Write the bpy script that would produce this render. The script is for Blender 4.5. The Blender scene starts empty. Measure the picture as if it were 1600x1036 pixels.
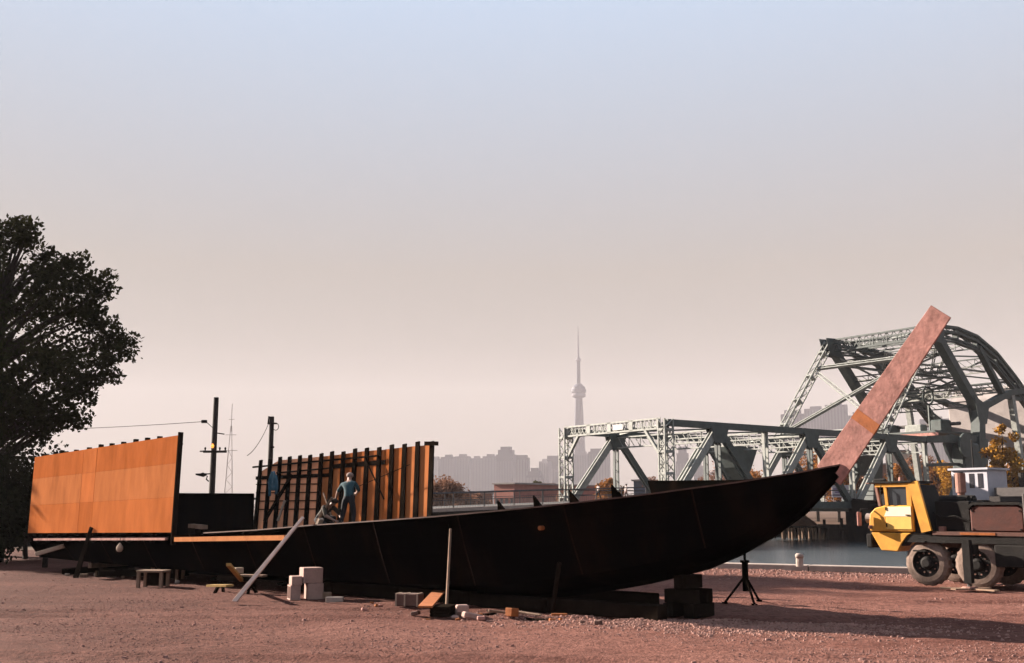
import bpy, bmesh, math, random
from mathutils import Vector, Matrix, noise
R = math.radians
random.seed(7)
SC = bpy.context.scene
COL = SC.collection
# ------------------------------------------------------------------ camera
CAM_H = 2.2
FPX = 1650.0                    # focal length in pixels of the 1600 px wide picture
PITCH = math.atan((795 - 518) / FPX)
cam = bpy.data.cameras.new('camera')
cam.sensor_width = 36.0
cam.lens = FPX / 1600 * 36.0
cam.clip_start = 0.1
cam.clip_end = 60000
camo = bpy.data.objects.new('camera', cam)
COL.objects.link(camo)
camo.location = (0, 0, CAM_H)
camo.rotation_euler = (R(90) + PITCH, 0, 0)
SC.camera = camo
# ------------------------------------------------------------------ light
SUN_EL = R(21.5)
SUN_AZ = R(30.5)                   # how far the sun stands beyond the picture plane, to the left
world = bpy.data.worlds.new('World')
SC.world = world
world.use_nodes = True
wn = world.node_tree
wn.nodes.clear()
wo = wn.nodes.new('ShaderNodeOutputWorld')
bg = wn.nodes.new('ShaderNodeBackground')
sky = wn.nodes.new('ShaderNodeTexSky')
sky.sky_type = 'NISHITA'
sky.sun_disc = False
sky.sun_elevation = SUN_EL
sky.sun_rotation = -(R(90) - SUN_AZ)
sky.air_density = 1.0
sky.dust_density = 1.4
sky.ozone_density = 1.0
tint = wn.nodes.new('ShaderNodeMix')
tint.data_type = 'RGBA'
tint.blend_type = 'MULTIPLY'
tint.inputs[0].default_value = 1.0
tint.inputs[7].default_value = (0.15, 0.155, 0.15, 1)
wn.links.new(sky.outputs[0], tint.inputs[6])
# a thin even veil of high haze over the clear-sky model: pinkish low down, bluish higher up
wtc = wn.nodes.new('ShaderNodeTexCoord'); wsep = wn.nodes.new('ShaderNodeSeparateXYZ'); wramp = wn.nodes.new('ShaderNodeValToRGB')
wn.links.new(wtc.outputs['Generated'], wsep.inputs[0]); wn.links.new(wsep.outputs[2], wramp.inputs[0])
wramp.color_ramp.elements[0].position = 0.0; wramp.color_ramp.elements[0].color = (0.68, 0.55, 0.42, 1)
wramp.color_ramp.elements[1].position = 0.5; wramp.color_ramp.elements[1].color = (2.2, 2.85, 3.75, 1)
wmid = wramp.color_ramp.elements.new(0.22); wmid.color = (1.46, 1.31, 1.15, 1)
veil = wn.nodes.new('ShaderNodeMix'); veil.data_type = 'RGBA'; veil.inputs[0].default_value = 0.84
wn.links.new(tint.outputs[2], veil.inputs[6]); wn.links.new(wramp.outputs[0], veil.inputs[7]); wn.links.new(veil.outputs[2], bg.inputs[0])
bg.inputs[1].default_value = 0.05
wn.links.new(bg.outputs[0], wo.inputs[0])
sl = bpy.data.lights.new('sun', 'SUN')
sl.energy = 5.0
sl.angle = R(0.6)
sl.color = (1.0, 0.86, 0.74)
so = bpy.data.objects.new('sun', sl)
COL.objects.link(so)
SUN_DIR = Vector((-math.cos(SUN_AZ) * math.cos(SUN_EL), math.sin(SUN_AZ) * math.cos(SUN_EL), math.sin(SUN_EL)))
so.rotation_euler = SUN_DIR.to_track_quat('Z', 'Y').to_euler()
so.location = (-40, 10, 60)
SC.view_settings.view_transform = 'Standard'
SC.view_settings.look = 'None'
SC.view_settings.gamma = 1
SC.view_settings.exposure = 2.45
SC.render.engine = 'CYCLES'
SC.cycles.volume_bounces = 1
SC.cycles.max_bounces = 6
SC.cycles.use_denoising = True

# ------------------------------------------------------------------ helpers
_cp, _sp = math.cos(PITCH), math.sin(PITCH)
CAMP = Vector((0, 0, CAM_H))
def ray(px, py):
    a, b = (px - 800) / FPX, (518 - py) / FPX
    return Vector((a, _cp - b * _sp, _sp + b * _cp))
def P(px, py, Y):
    r = ray(px, py); return CAMP + r * (Y / r.y)
def G(px, py, z=0.0):
    r = ray(px, py); return CAMP + r * ((z - CAM_H) / r.z)
def HIT(px, py, p0, n):
    r = ray(px, py); return CAMP + r * ((p0 - CAMP).dot(n) / r.dot(n))
def proj(v):
    d = v - CAMP
    yc = d.y * _cp + d.z * _sp; zc = -d.y * _sp + d.z * _cp
    return 800 + FPX * d.x / yc, 518 - FPX * zc / yc
def interp(tab, x):
    if x <= tab[0][0]: return tab[0][1]
    for (a, b), (c, d) in zip(tab, tab[1:]):
        if x <= c: return b + (d - b) * (x - a) / max(1e-9, c - a)
    return tab[-1][1]

def tag(o, label=None, cat=None, group=None, kind=None):
    if label: o['label'] = label
    if cat: o['category'] = cat
    if group: o['group'] = group
    if kind: o['kind'] = kind
    return o
def thing(name, loc, label, cat, group=None):
    o = bpy.data.objects.new(name, None)
    o.empty_display_size = 0.2
    COL.objects.link(o); o.location = loc
    return tag(o, label, cat, group)
def wloc(o):
    l = Vector(o.location)
    while o.parent: o = o.parent; l += Vector(o.location)
    return l
class MB:
    def __init__(s): s.v = []; s.f = []; s.m = []; s.mi = 0
    def add(s, vs, fs):
        k = len(s.v); s.v += [Vector(q) for q in vs]
        s.f += [tuple(i + k for i in f) for f in fs]; s.m += [s.mi] * len(fs); return s
    def box(s, c, size, M=None):
        x, y, z = (q / 2 for q in size)
        vs = [Vector((a * x, b * y, e * z)) for a in (-1, 1) for b in (-1, 1) for e in (-1, 1)]
        if M is not None: vs = [M @ q for q in vs]
        c = Vector(c)
        return s.add([q + c for q in vs], [(0,1,3,2),(4,6,7,5),(0,4,5,1),(2,3,7,6),(0,2,6,4),(1,5,7,3)])
    def beam(s, a, b, w, h, up=(0,0,1), w2=None, h2=None):
        a, b = Vector(a), Vector(b); d = (b - a).normalized(); up = Vector(up)
        x = d.cross(up)
        if x.length < 1e-4: x = d.cross(Vector((1, 0.2, 0)))
        x.normalize(); y = x.cross(d).normalized()
        w2 = w if w2 is None else w2; h2 = h if h2 is None else h2
        vs = [a + x*i*w/2 + y*j*h/2 for i, j in ((-1,-1),(1,-1),(1,1),(-1,1))] + [b + x*i*w2/2 + y*j*h2/2 for i, j in ((-1,-1),(1,-1),(1,1),(-1,1))]
        return s.add(vs, [(3,2,1,0),(4,5,6,7),(0,1,5,4),(1,2,6,5),(2,3,7,6),(3,0,4,7)])
    def tube(s, pts, rad, n=8, cap=True):
        pts = [Vector(p) for p in pts]
        if not hasattr(rad, '__len__'): rad = [rad] * len(pts)
        vs, fs = [], []
        ref = Vector((0.13, 0.31, 0.94))
        for i, p in enumerate(pts):
            d = (pts[min(i+1, len(pts)-1)] - pts[max(i-1, 0)]).normalized()
            x = d.cross(ref)
            if x.length < 0.05: x = d.cross(Vector((1,0,0)))
            x.normalize(); y = d.cross(x)
            vs += [p + (x*math.cos(2*math.pi*k/n) + y*math.sin(2*math.pi*k/n)) * rad[i] for k in range(n)]
        for i in range(len(pts)-1):
            for k in range(n):
                fs.append((i*n+k, i*n+(k+1)%n, (i+1)*n+(k+1)%n, (i+1)*n+k))
        if cap: fs += [tuple(range(n))[::-1], tuple((len(pts)-1)*n+k for k in range(n))]
        return s.add(vs, fs)
    def prism(s, poly, ext):
        poly = [Vector(p) for p in poly]; e = Vector(ext); n = len(poly)
        fs = [tuple(range(n))[::-1], tuple(range(n, 2*n))] + [(i, (i+1)%n, n+(i+1)%n, n+i) for i in range(n)]
        return s.add(poly + [p + e for p in poly], fs)
    def build(s, name, mat, parent=None, smooth=False, loc=None, bevel=0):
        me = bpy.data.meshes.new(name)
        off = wloc(parent) if parent else (Vector(loc) if loc is not None else Vector((0,0,0)))
        me.from_pydata([tuple(q - off) for q in s.v], [], s.f)
        for m in (mat if isinstance(mat, (list, tuple)) else [mat]): me.materials.append(m)
        if any(s.m): me.polygons.foreach_set('material_index', s.m)
        bm = bmesh.new(); bm.from_mesh(me)
        bmesh.ops.recalc_face_normals(bm, faces=bm.faces)
        if bevel:
            bmesh.ops.bevel(bm, geom=list(bm.edges), offset=bevel, segments=1, affect='EDGES', clamp_overlap=True)
        bm.to_mesh(me); bm.free()
        if smooth: me.polygons.foreach_set('use_smooth', [True]*len(me.polygons))
        o = bpy.data.objects.new(name, me); COL.objects.link(o)
        if parent: o.parent = parent
        elif loc is not None: o.location = loc
        return o
def copy_tree(o, parent=None):
    c = o.copy(); COL.objects.link(c); c.parent = parent
    for ch in [q for q in bpy.data.objects if q.parent == o]: copy_tree(ch, c)
    return c

MATS = {}
ALB = 0.475                      # sunlit yard on contrasty film: high exposure, so base colours are kept low
def mat(name, col, rough=0.8, var=0.25, scale=3.0, bump=0.15, bscale=None, metal=0.0, spec=0.3, col2=None, stretch=None, emit=None, detail=6):
    if name in MATS: return MATS[name]
    col = tuple(c * ALB for c in col); col2 = tuple(c * ALB for c in col2) if col2 else None
    m = bpy.data.materials.new(name); m.use_nodes = True
    nt = m.node_tree; b = nt.nodes['Principled BSDF']
    b.inputs['Roughness'].default_value = rough; b.inputs['Metallic'].default_value = metal
    b.inputs['Specular IOR Level'].default_value = spec
    tc = nt.nodes.new('ShaderNodeTexCoord'); mp = nt.nodes.new('ShaderNodeMapping')
    nt.links.new(tc.outputs['Object'], mp.inputs[0])
    if stretch: mp.inputs['Scale'].default_value = stretch
    nz = nt.nodes.new('ShaderNodeTexNoise'); nz.inputs['Scale'].default_value = scale; nz.inputs['Detail'].default_value = detail
    nz.inputs['Roughness'].default_value = 0.65
    nt.links.new(mp.outputs[0], nz.inputs['Vector'])
    cr = nt.nodes.new('ShaderNodeValToRGB')
    c2 = col2 or tuple(min(1, c * (1 + var)) for c in col)
    c1 = tuple(c * (1 - var) for c in col)
    cr.color_ramp.elements[0].position = 0.3; cr.color_ramp.elements[0].color = (*c1, 1)
    cr.color_ramp.elements[1].position = 0.72; cr.color_ramp.elements[1].color = (*c2, 1)
    nt.links.new(nz.outputs[0], cr.inputs[0]); nt.links.new(cr.outputs[0], b.inputs['Base Color'])
    if bump:
        n2 = nt.nodes.new('ShaderNodeTexNoise'); n2.inputs['Scale'].default_value = bscale or scale * 5; n2.inputs['Detail'].default_value = 5
        nt.links.new(mp.outputs[0], n2.inputs['Vector'])
        bp = nt.nodes.new('ShaderNodeBump'); bp.inputs['Strength'].default_value = bump; bp.inputs['Distance'].default_value = 0.05
        nt.links.new(n2.outputs[0], bp.inputs['Height']); nt.links.new(bp.outputs[0], b.inputs['Normal'])
    if emit:
        b.inputs['Emission Color'].default_value = (*emit[0], 1); b.inputs['Emission Strength'].default_value = emit[1]
    MATS[name] = m
    return m

M_black = mat('black_steel', (0.005, 0.0045, 0.004), 0.9, 0.5, 1.6, 0.3, 3, spec=0.0, col2=(0.026, 0.015, 0.010), stretch=(1, 1, .22), detail=12)
_r = [n for n in M_black.node_tree.nodes if n.type == 'VALTORGB'][0].color_ramp.elements; _r[0].position = .5; _r[1].position = .85
M_ply = mat('plywood', (0.62, 0.235, 0.055), 0.8, 0.14, 1.2, 0.06, 30, stretch=(1, 1, 0.15), spec=0.1)
M_ply_b = mat('plywood_pale', (1.5, 0.66, 0.36), 0.8, 0.2, 1.6, 0.06, 30, stretch=(1, 1, 0.25), spec=0.0)
M_darkwood = mat('dark_timber', (0.022, 0.016, 0.012), 0.95, 0.4, 4, 0.3, spec=0.0)
M_wood = mat('weathered_timber', (0.36, 0.24, 0.17), 0.9, 0.3, 5, 0.3, spec=0.1, stretch=(1, 1, 0.3))
M_palewood = mat('pale_timber', (0.62, 0.47, 0.36), 0.85, 0.2, 4, 0.2, spec=0.1)
M_yellowwood = mat('yellow_timber', (0.60, 0.38, 0.13), 0.85, 0.25, 4, 0.2, spec=0.1)
M_orangewood = mat('orange_board', (0.50, 0.17, 0.06), 0.85, 0.3, 4, 0.2, spec=0.1)
M_stem = mat('primed_steel', (0.62, 0.31, 0.26), 0.8, 0.42, 4.0, 0.15, 14, spec=0.1, detail=10)
M_stemband = mat('rust_primer', (0.55, 0.17, 0.05), 0.8, 0.25, 5, 0.1)
M_block = mat('concrete_block', (0.60, 0.40, 0.34), 0.95, 0.15, 6, 0.3, spec=0.1)
M_conc = mat('concrete', (0.42, 0.37, 0.35), 0.95, 0.22, 0.5, 0.2, 8, spec=0.1)
M_cap = mat('pale_concrete', (0.55, 0.45, 0.39), 0.95, 0.2, 2, 0.3, spec=0.1)
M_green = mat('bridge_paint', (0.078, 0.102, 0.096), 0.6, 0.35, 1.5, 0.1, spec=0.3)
M_pale = mat('bridge_paint_pale', (0.39, 0.405, 0.37), 0.65, 0.3, 2.5, 0.1, spec=0.3)  # paler tone of the bridge paint
M_rail = mat('rail_steel', (0.10, 0.085, 0.085), 0.7, 0.3, 3, 0.1)
M_road = mat('asphalt', (0.06, 0.055, 0.052), 0.95, 0.2, 3, 0.3)
M_dark = mat('dark_timber_wall', (0.022, 0.019, 0.016), 0.95, 0.5, 1.0, 0.4, 5, spec=0.0)
M_bark = mat('bark', (0.05, 0.038, 0.03), 0.95, 0.4, 8, 0.5, spec=0.1)
M_skin = mat('skin', (0.45, 0.26, 0.19), 0.6, 0.1, 8, 0)

# ------------------------------------------------------------------ ship axes and bridge axes (needed by the ground too)
BR = R(36)
BU = Vector((math.cos(BR), math.sin(BR), 0)); BW = Vector((-math.sin(BR), math.cos(BR), 0))
B0 = P(1043, 795, 100.0); B0.z = 0
def B(L, w, z): return B0 + BU * L + BW * w + Vector((0, 0, z))
def deck_z(L): return 3.0 + 0.034 * min(L, 2)
WATER_Z = -1.3
Q1 = G(1100, 886); Q2 = G(1400, 894)
QD = (Q1 - Q2).normalized()                       # along the near quay, to the left and away
QN = Vector((-QD.y, QD.x, 0))
if QN.y < 0: QN = -QN

# ------------------------------------------------------------------ ground
def ground_material():
    m = bpy.data.materials.new('dirt_ground'); m.use_nodes = True; nt = m.node_tree; b = nt.nodes['Principled BSDF']
    b.inputs['Roughness'].default_value = 1.0; b.inputs['Specular IOR Level'].default_value = 0.05
    tc = nt.nodes.new('ShaderNodeTexCoord')
    def nz(scale, det, rough=0.6, st=None):
        n = nt.nodes.new('ShaderNodeTexNoise'); n.inputs['Scale'].default_value = scale; n.inputs['Detail'].default_value = det; n.inputs['Roughness'].default_value = rough
        if st:
            mp = nt.nodes.new('ShaderNodeMapping'); mp.inputs['Scale'].default_value = st
            nt.links.new(tc.outputs['Object'], mp.inputs[0]); nt.links.new(mp.outputs[0], n.inputs['Vector'])
        else: nt.links.new(tc.outputs['Object'], n.inputs['Vector'])
        return n
    a = nz(0.35, 5, st=(0.5, 1, 1)); c = nz(7, 8, 0.75)
    r1 = nt.nodes.new('ShaderNodeValToRGB'); e = r1.color_ramp.elements
    e[0].position = 0.32; e[0].color = (0.108, 0.047, 0.036, 1); e[1].position = 0.70; e[1].color = (0.190, 0.094, 0.074, 1)
    nt.links.new(a.outputs[0], r1.inputs[0])
    r2 = nt.nodes.new('ShaderNodeValToRGB'); e = r2.color_ramp.elements
    e[0].position = 0.30; e[0].color = (0.40, 0.36, 0.35, 1); e[1].position = 0.72; e[1].color = (1.45, 1.4, 1.4, 1)
    nt.links.new(c.outputs[0], r2.inputs[0])
    mx = nt.nodes.new('ShaderNodeMix'); mx.data_type = 'RGBA'; mx.blend_type = 'MULTIPLY'; mx.inputs[0].default_value = 1
    nt.links.new(r1.outputs[0], mx.inputs[6]); nt.links.new(r2.outputs[0], mx.inputs[7])
    # darker tone in large patches, mostly in the western half of the yard
    big = nz(0.12, 4, 0.6); sx = nt.nodes.new('ShaderNodeSeparateXYZ'); nt.links.new(tc.outputs['Object'], sx.inputs[0])
    ma = nt.nodes.new('ShaderNodeMath'); ma.operation = 'MULTIPLY_ADD'; ma.inputs[1].default_value = 0.042; nt.links.new(sx.outputs[0], ma.inputs[0]); nt.links.new(big.outputs[0], ma.inputs[2])
    r3 = nt.nodes.new('ShaderNodeValToRGB'); e = r3.color_ramp.elements
    e[0].position = 0.10; e[0].color = (.50, .45, .43, 1); e[1].position = 0.52; e[1].color = (1, 1, 1, 1); nt.links.new(ma.outputs[0], r3.inputs[0])
    m3 = nt.nodes.new('ShaderNodeMix'); m3.data_type = 'RGBA'; m3.blend_type = 'MULTIPLY'; m3.inputs[0].default_value = 1
    nt.links.new(mx.outputs[2], m3.inputs[6]); nt.links.new(r3.outputs[0], m3.inputs[7]); nt.links.new(m3.outputs[2], b.inputs['Base Color'])
    v = nt.nodes.new('ShaderNodeTexVoronoi'); v.inputs['Scale'].default_value = 16; nt.links.new(tc.outputs['Object'], v.inputs['Vector'])
    f = nz(28, 6, 0.7)
    ad = nt.nodes.new('ShaderNodeMath'); ad.operation = 'MULTIPLY_ADD'; ad.inputs[1].default_value = -0.5
    nt.links.new(v.outputs['Distance'], ad.inputs[0]); nt.links.new(f.outputs[0], ad.inputs[2])
    bp = nt.nodes.new('ShaderNodeBump'); bp.inputs['Strength'].default_value = 0.85; bp.inputs['Distance'].default_value = 0.06
    nt.links.new(ad.outputs[0], bp.inputs['Height']); nt.links.new(bp.outputs[0], b.inputs['Normal'])
    return m
M_ground = ground_material()
def gh(x, y):
    h = 0.05 * noise.noise((x*0.35, y*0.35, 1.3)) + 0.028 * noise.noise((x*1.3, y*1.6, 4.1)) + 0.014 * noise.noise((x*4.2, y*4.7, 9.0))
    for yr in (15.6, 17.4, 23.2, 25.0):                 # shallow wheel ruts crossing the yard
        d = y - (yr + 0.9*math.sin(x*0.11 + yr) + 0.03*x*(1 if yr > 20 else -1))
        h -= 0.045*math.exp(-(d/0.22)**2) - 0.02*math.exp(-((abs(d)-.42)/0.14)**2)
    return h - 0.03
def build_ground():
    def axis(dense, d0, far):
        xs = list(dense); s = d0
        while xs[-1] < far: xs.append(xs[-1] + s); s *= 1.35
        s = d0
        while xs[0] > -far: xs.insert(0, xs[0] - s); s *= 1.35
        return xs
    xs = axis([-26 + 0.14*i for i in range(380)], 0.14, 2600)
    ys = axis([9 + 0.14*i for i in range(270)], 0.14, 2600)
    vs = [(x, y, gh(x, y) if -60 < x < 60 and -20 < y < 90 else -0.03) for y in ys for x in xs]
    n = len(xs)
    fs = [(j*n+i, j*n+i+1, (j+1)*n+i+1, (j+1)*n+i) for j in range(len(ys)-1) for i in range(n-1)]
    me = bpy.data.meshes.new('ground'); me.from_pydata(vs, [], fs)
    bm = bmesh.new(); bm.from_mesh(me)
    bmesh.ops.bisect_plane(bm, geom=bm.verts[:]+bm.edges[:]+bm.faces[:], plane_co=Q1, plane_no=QN, clear_outer=True)
    bm.to_mesh(me); bm.free()
    me.polygons.foreach_set('use_smooth', [True]*len(me.polygons))
    me.materials.append(M_ground)
    o = bpy.data.objects.new('ground', me); COL.objects.link(o); tag(o, 'reddish brown dirt yard strewn with gravel', 'ground', kind='structure')
build_ground()
QC = Q1 + QD * 14                                   # where the bank turns towards the bridge
def flat(name, pts, z, m, label, cat):
    o = MB().add([(p[0], p[1], z) for p in pts], [tuple(range(len(pts)))]).build(name, m); tag(o, label, cat, kind='structure'); return o
bc = B(-3, -1, 0)
M_land = mat('scrubby_land', (0.16, 0.10, 0.07), 1.0, 0.35, 0.12, 0.4, 3, spec=0.05)
far1 = bc + BW * 4600; far2 = QC + QD * 3800
flat('embankment', [QC, bc, far1, (-4200, 3900), far2], -0.045, M_land, 'scrubby land below the raised bridge approach', 'land')
fb = B(37, 0, 0)
flat('far_bank', [fb - BW*2500, fb + BU*3400 - BW*2500, fb + BU*3400 + BW*2700, fb + BW*4600], -0.04, M_land, 'scrubby far bank beyond the channel', 'land')
def water_material():
    m = mat('channel_water', (0.075, 0.095, 0.105), 0.16, 0.2, 0.3, 0, spec=0.5)
    nt = m.node_tree; b = nt.nodes['Principled BSDF']
    tc = nt.nodes.new('ShaderNodeTexCoord'); mp = nt.nodes.new('ShaderNodeMapping'); mp.inputs['Scale'].default_value = (1, 1, 1)
    nz = nt.nodes.new('ShaderNodeTexNoise'); nz.inputs['Scale'].default_value = 0.9; nz.inputs['Detail'].default_value = 6; nz.inputs['Roughness'].default_value = .65
    bp = nt.nodes.new('ShaderNodeBump'); bp.inputs['Strength'].default_value = 0.8; bp.inputs['Distance'].default_value = 0.3
    nt.links.new(tc.outputs['Object'], mp.inputs[0]); nt.links.new(mp.outputs[0], nz.inputs['Vector']); nt.links.new(nz.outputs[0], bp.inputs['Height']); nt.links.new(bp.outputs[0], b.inputs['Normal'])
    return m
flat('water', [Q1 - QD*600 - QN*3, Q1 - QD*600 + QN*900, Q1 + QD*1500 + QN*3000, Q1 + QD*700 - QN*3], WATER_Z, water_material(), 'dull grey water of the ship channel', 'water')
# quay edge on the yard side
q = thing('quay_wall', Q1, 'pale low quay edge between the dirt yard and the water', 'quay')
MB().beam(Q1 - QD*60 - Vector((0,0,1.5)) + QN*0.1, Q1 + QD*14 - Vector((0,0,1.5)) + QN*0.1, 0.5, 3.0).build('wall_face', M_dark, q)
k = -60
while k < 14:
    MB().beam(Q1 + QD*k + Vector((0,0,0.07)), Q1 + QD*(k+3.96) + Vector((0,0,0.07)), 0.62, 0.22).build('coping_stone', M_cap, q, bevel=0.02)
    k += 4
MB().beam(QC - Vector((0,0,1.5)), bc - Vector((0,0,1.5)), 0.5, 2.98).build('return_wall', M_dark, q)
p = P(1250, 893, 38.5); p.z = 0.17
bo = thing('mooring_bollard', p, 'stubby pale bollard on the quay edge', 'bollard')
MB().tube([p, p+Vector((0,0,.22)), p+Vector((0,0,.30))], [.13,.13,.12], 12).build('post', M_cap, bo)
MB().tube([p+Vector((0,0,.30)), p+Vector((0,0,.40)), p+Vector((0,0,.46))], [.14,.15,.10], 12).build('cap', M_cap, bo, smooth=True)

# ------------------------------------------------------------------ the ship
SD = Vector((math.cos(R(42)), -math.sin(R(42)), 0))      # towards the bow
SN = Vector((-math.sin(R(42)), -math.cos(R(42)), 0))     # towards the side that faces the yard
BOW = P(1315, 727, 20.4)
BOWG = Vector((BOW.x, BOW.y, 0))
def S(t, s, z): return BOWG - SD * t + SN * s + Vector((0, 0, z))
HBM = 2.4
def hb(t): return HBM * (1 - (1 - min(max(t, 0), 11) / 11) ** 2)
def solve_t(px, py, sfun):
    """station and height where the picture point meets the vertical surface s = sfun(t)"""
    lo, hi = -6.0, 60.0
    for _ in range(60):
        mid = (lo + hi) / 2
        c = S(mid, sfun(mid), 0)
        r = ray(px, py); Y = c.y
        x = r.x * Y / r.y
        if c.x < x: hi = mid
        else: lo = mid
    c = S(lo, sfun(lo), 0); r = ray(px, py)
    return lo, CAM_H + r.z * c.y / r.y
near = lambda t: hb(t)
far = lambda t: -hb(t)
mid0 = lambda t: 0.0
SHEER = sorted(solve_t(a, b, near) for a, b in ((46,838),(150,838),(270,836),(400,829),(480,822),(600,814),(680,808),(770,800),(860,791),(1000,775),(1150,755),(1250,739),(1315,727)))
SHEER[0] = (0.0, BOW.z)
STEM = sorted(solve_t(a, b, mid0) for a, b in ((1315,728),(1290,762),(1235,815),(1165,856),(1100,884),(1000,908)))
STEM.append((STEM[-1][0] + 1.2, STEM[-1][1] - 0.2)); STEM.append((STEM[-1][0] + 1.8, 0.18)); STEM.append((STEM[-1][0] + 3, 0.15))
T_END = solve_t(40, 835, near)[0]
STEM.append((T_END - 7, 0.22)); STEM.append((T_END, 0.34))
def zs(t): return interp(SHEER, t)
def zk(t): return interp(STEM, t)
ship = thing('unfinished_ship', S(14, 0, 0), 'long black ship hull under construction with orange plywood walls and bare frames', 'ship')
def stations(a, b, n): return [a + (b - a) * i / n for i in range(n + 1)]
def hull_pts(t, side):
    h, z1, z0 = hb(t), zs(t), min(zk(t), zs(t) - 0.02)
    d = z1 - z0
    fl = 0.76 - 0.30 * max(0, 1 - t / 9)
    return [S(t, side*h, z1), S(t, side*h*(0.5 + fl/2) , z0 + d*0.55), S(t, side*h*fl, z0 + d*0.16), S(t, side*h*fl*0.45, z0 + d*0.06), S(t, 0, z0)]
for side, nm in ((1, 'near_plating'), (-1, 'far_plating')):
    # strakes of plate, each with its own slightly uneven edge
    cuts = stations(0.0, T_END, 11)
    for a, b in zip(cuts, cuts[1:]):
        mb = MB(); st = stations(a + 0.004, b - 0.004, 6); rows = []
        off = SN * (side * random.uniform(0, 0.012))
        for t in st:
            rows.append([p + off for p in hull_pts(max(t, 0.002), side)])
        n = len(rows[0]); vs = [p for r_ in rows for p in r_]
        mb.add(vs, [(i*n+j, (i+1)*n+j, (i+1)*n+j+1, i*n+j+1) for i in range(len(rows)-1) for j in range(n-1)])
        o = mb.build('hull_plate', M_black, ship, smooth=False)
        so_ = o.modifiers.new('thickness', 'SOLIDIFY'); so_.thickness = 0.02; so_.offset = 0
tr = hull_pts(T_END, 1) + hull_pts(T_END, -1)[::-1][1:]
MB().add(tr, [tuple(range(len(tr)))]).build('transom', M_black, ship)
# deck, a hand below the edge
mb = MB(); st = stations(0.6, T_END - 0.05, 40)
vs = []
for t in st: vs += [S(t, hb(t)*0.97, zs(t)-0.30), S(t, -hb(t)*0.97, zs(t)-0.30)]
mb.add(vs, [(2*i, 2*i+1, 2*i+3, 2*i+2) for i in range(len(st)-1)]).build('deck', M_darkwood, ship)
M_lip2 = mat('rusty_weld', (.02, .012, .009), .9, .5, 6, .2, spec=.03, col2=(.05,.024,.014))
# sheer edge, a thin bright worn lip
mb = MB()
M_lip = mat('worn_edge', (0.16, 0.085, 0.065), 0.8, 0.4, 3, 0.1)
st = stations(0.02, 18.2, 50)
for a, b in zip(st, st[1:]): mb.beam(S(a, hb(a)+0.012, zs(a)+0.012), S(b, hb(b)+0.012, zs(b)+0.012), 0.05, 0.03)
mb.build('sheer_edge', M_lip, ship)
# orange paint mark on the plating
t1, z1 = solve_t(845, 825, lambda t: hb(t)*.97)
MB().tube([S(t1, hb(t1)*.93, z1), S(t1, hb(t1)*.93+.12, z1)], .05, 10).build('paint_mark', M_orangewood, ship)
# welded joint straps over the plate seams
for t in stations(0.0, T_END, 11)[1:-1]:
    hp_ = hull_pts(t, 1); mb = MB()
    for a_, b_ in zip(hp_[:3], hp_[1:3]): mb.beam(a_ + SN*.022, b_ + SN*.022, .035, .018, up=SN)
    mb.build('weld_strap', M_lip2, ship)
# keel and stem bar
mb = MB(); st = stations(0.1, T_END - 0.3, 40)
for a, b in zip(st, st[1:]): mb.beam(S(a, 0, zk(a)-0.04), S(b, 0, zk(b)-0.04), 0.10, 0.14)
mb.build('keel', M_black, ship)
# raised plating on the far side of the bow
t1, z1 = solve_t(1012, 751, far); t2, z2 = solve_t(1165, 750, far); t1b, _ = solve_t(1024, 772, far)
st = stations(0.1, t1, 14); mb = MB(); vs = []
for t in st:
    ztop = max(zs(t) + 0.02, interp([(t2, z2), (t1, z1)], t)) if t > t2 else max(zs(t) + 0.02, z2 + (zs(0)-z2)*(t2-t)/t2)
    vs += [S(min(t, t1b if t == st[-1] else t), -hb(t), zs(t) - 0.05), S(t, -hb(t)-0.03, ztop)]
mb.add(vs, [(2*i, 2*i+1, 2*i+3, 2*i+2) for i in range(len(st)-1)])
o = mb.build('bow_bulwark', M_black, ship); m_ = o.modifiers.new('thickness', 'SOLIDIFY'); m_.thickness = 0.03
# triangular knees standing on the deck edge
for (x0, x1, yt) in ((766, 800, 783), (822, 858, 775), (878, 918, 767), (944, 988, 758)):
    ta, za = solve_t(x0, yt, mid0); tb, _ = solve_t(x1, yt, mid0); tc_ = ta - 0.08
    sx = -0.3; za += 0.02
    MB().prism([S(ta, sx, za), S(tb, sx, zs(tb)-0.28), S(ta - 0.06, sx, zs(ta)-0.28)], SN*0.05).build('knee', M_black, ship)
# pale boards lying on the deck
ta, za = solve_t(745, 801, mid0); tb, _ = solve_t(778, 801, mid0)
MB().beam(S(ta, 0.2, zs(ta)-0.02), S(tb, 0.0, zs(tb)-0.04), 0.3, 0.05).build('deck_board', M_palewood, ship)
MB().beam(S(ta+0.1, 0.2, zs(ta)-0.165), S(ta-.3, 0.2, zs(ta)-0.165), 0.3, 0.25).build('deck_block', M_darkwood, ship)
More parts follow.
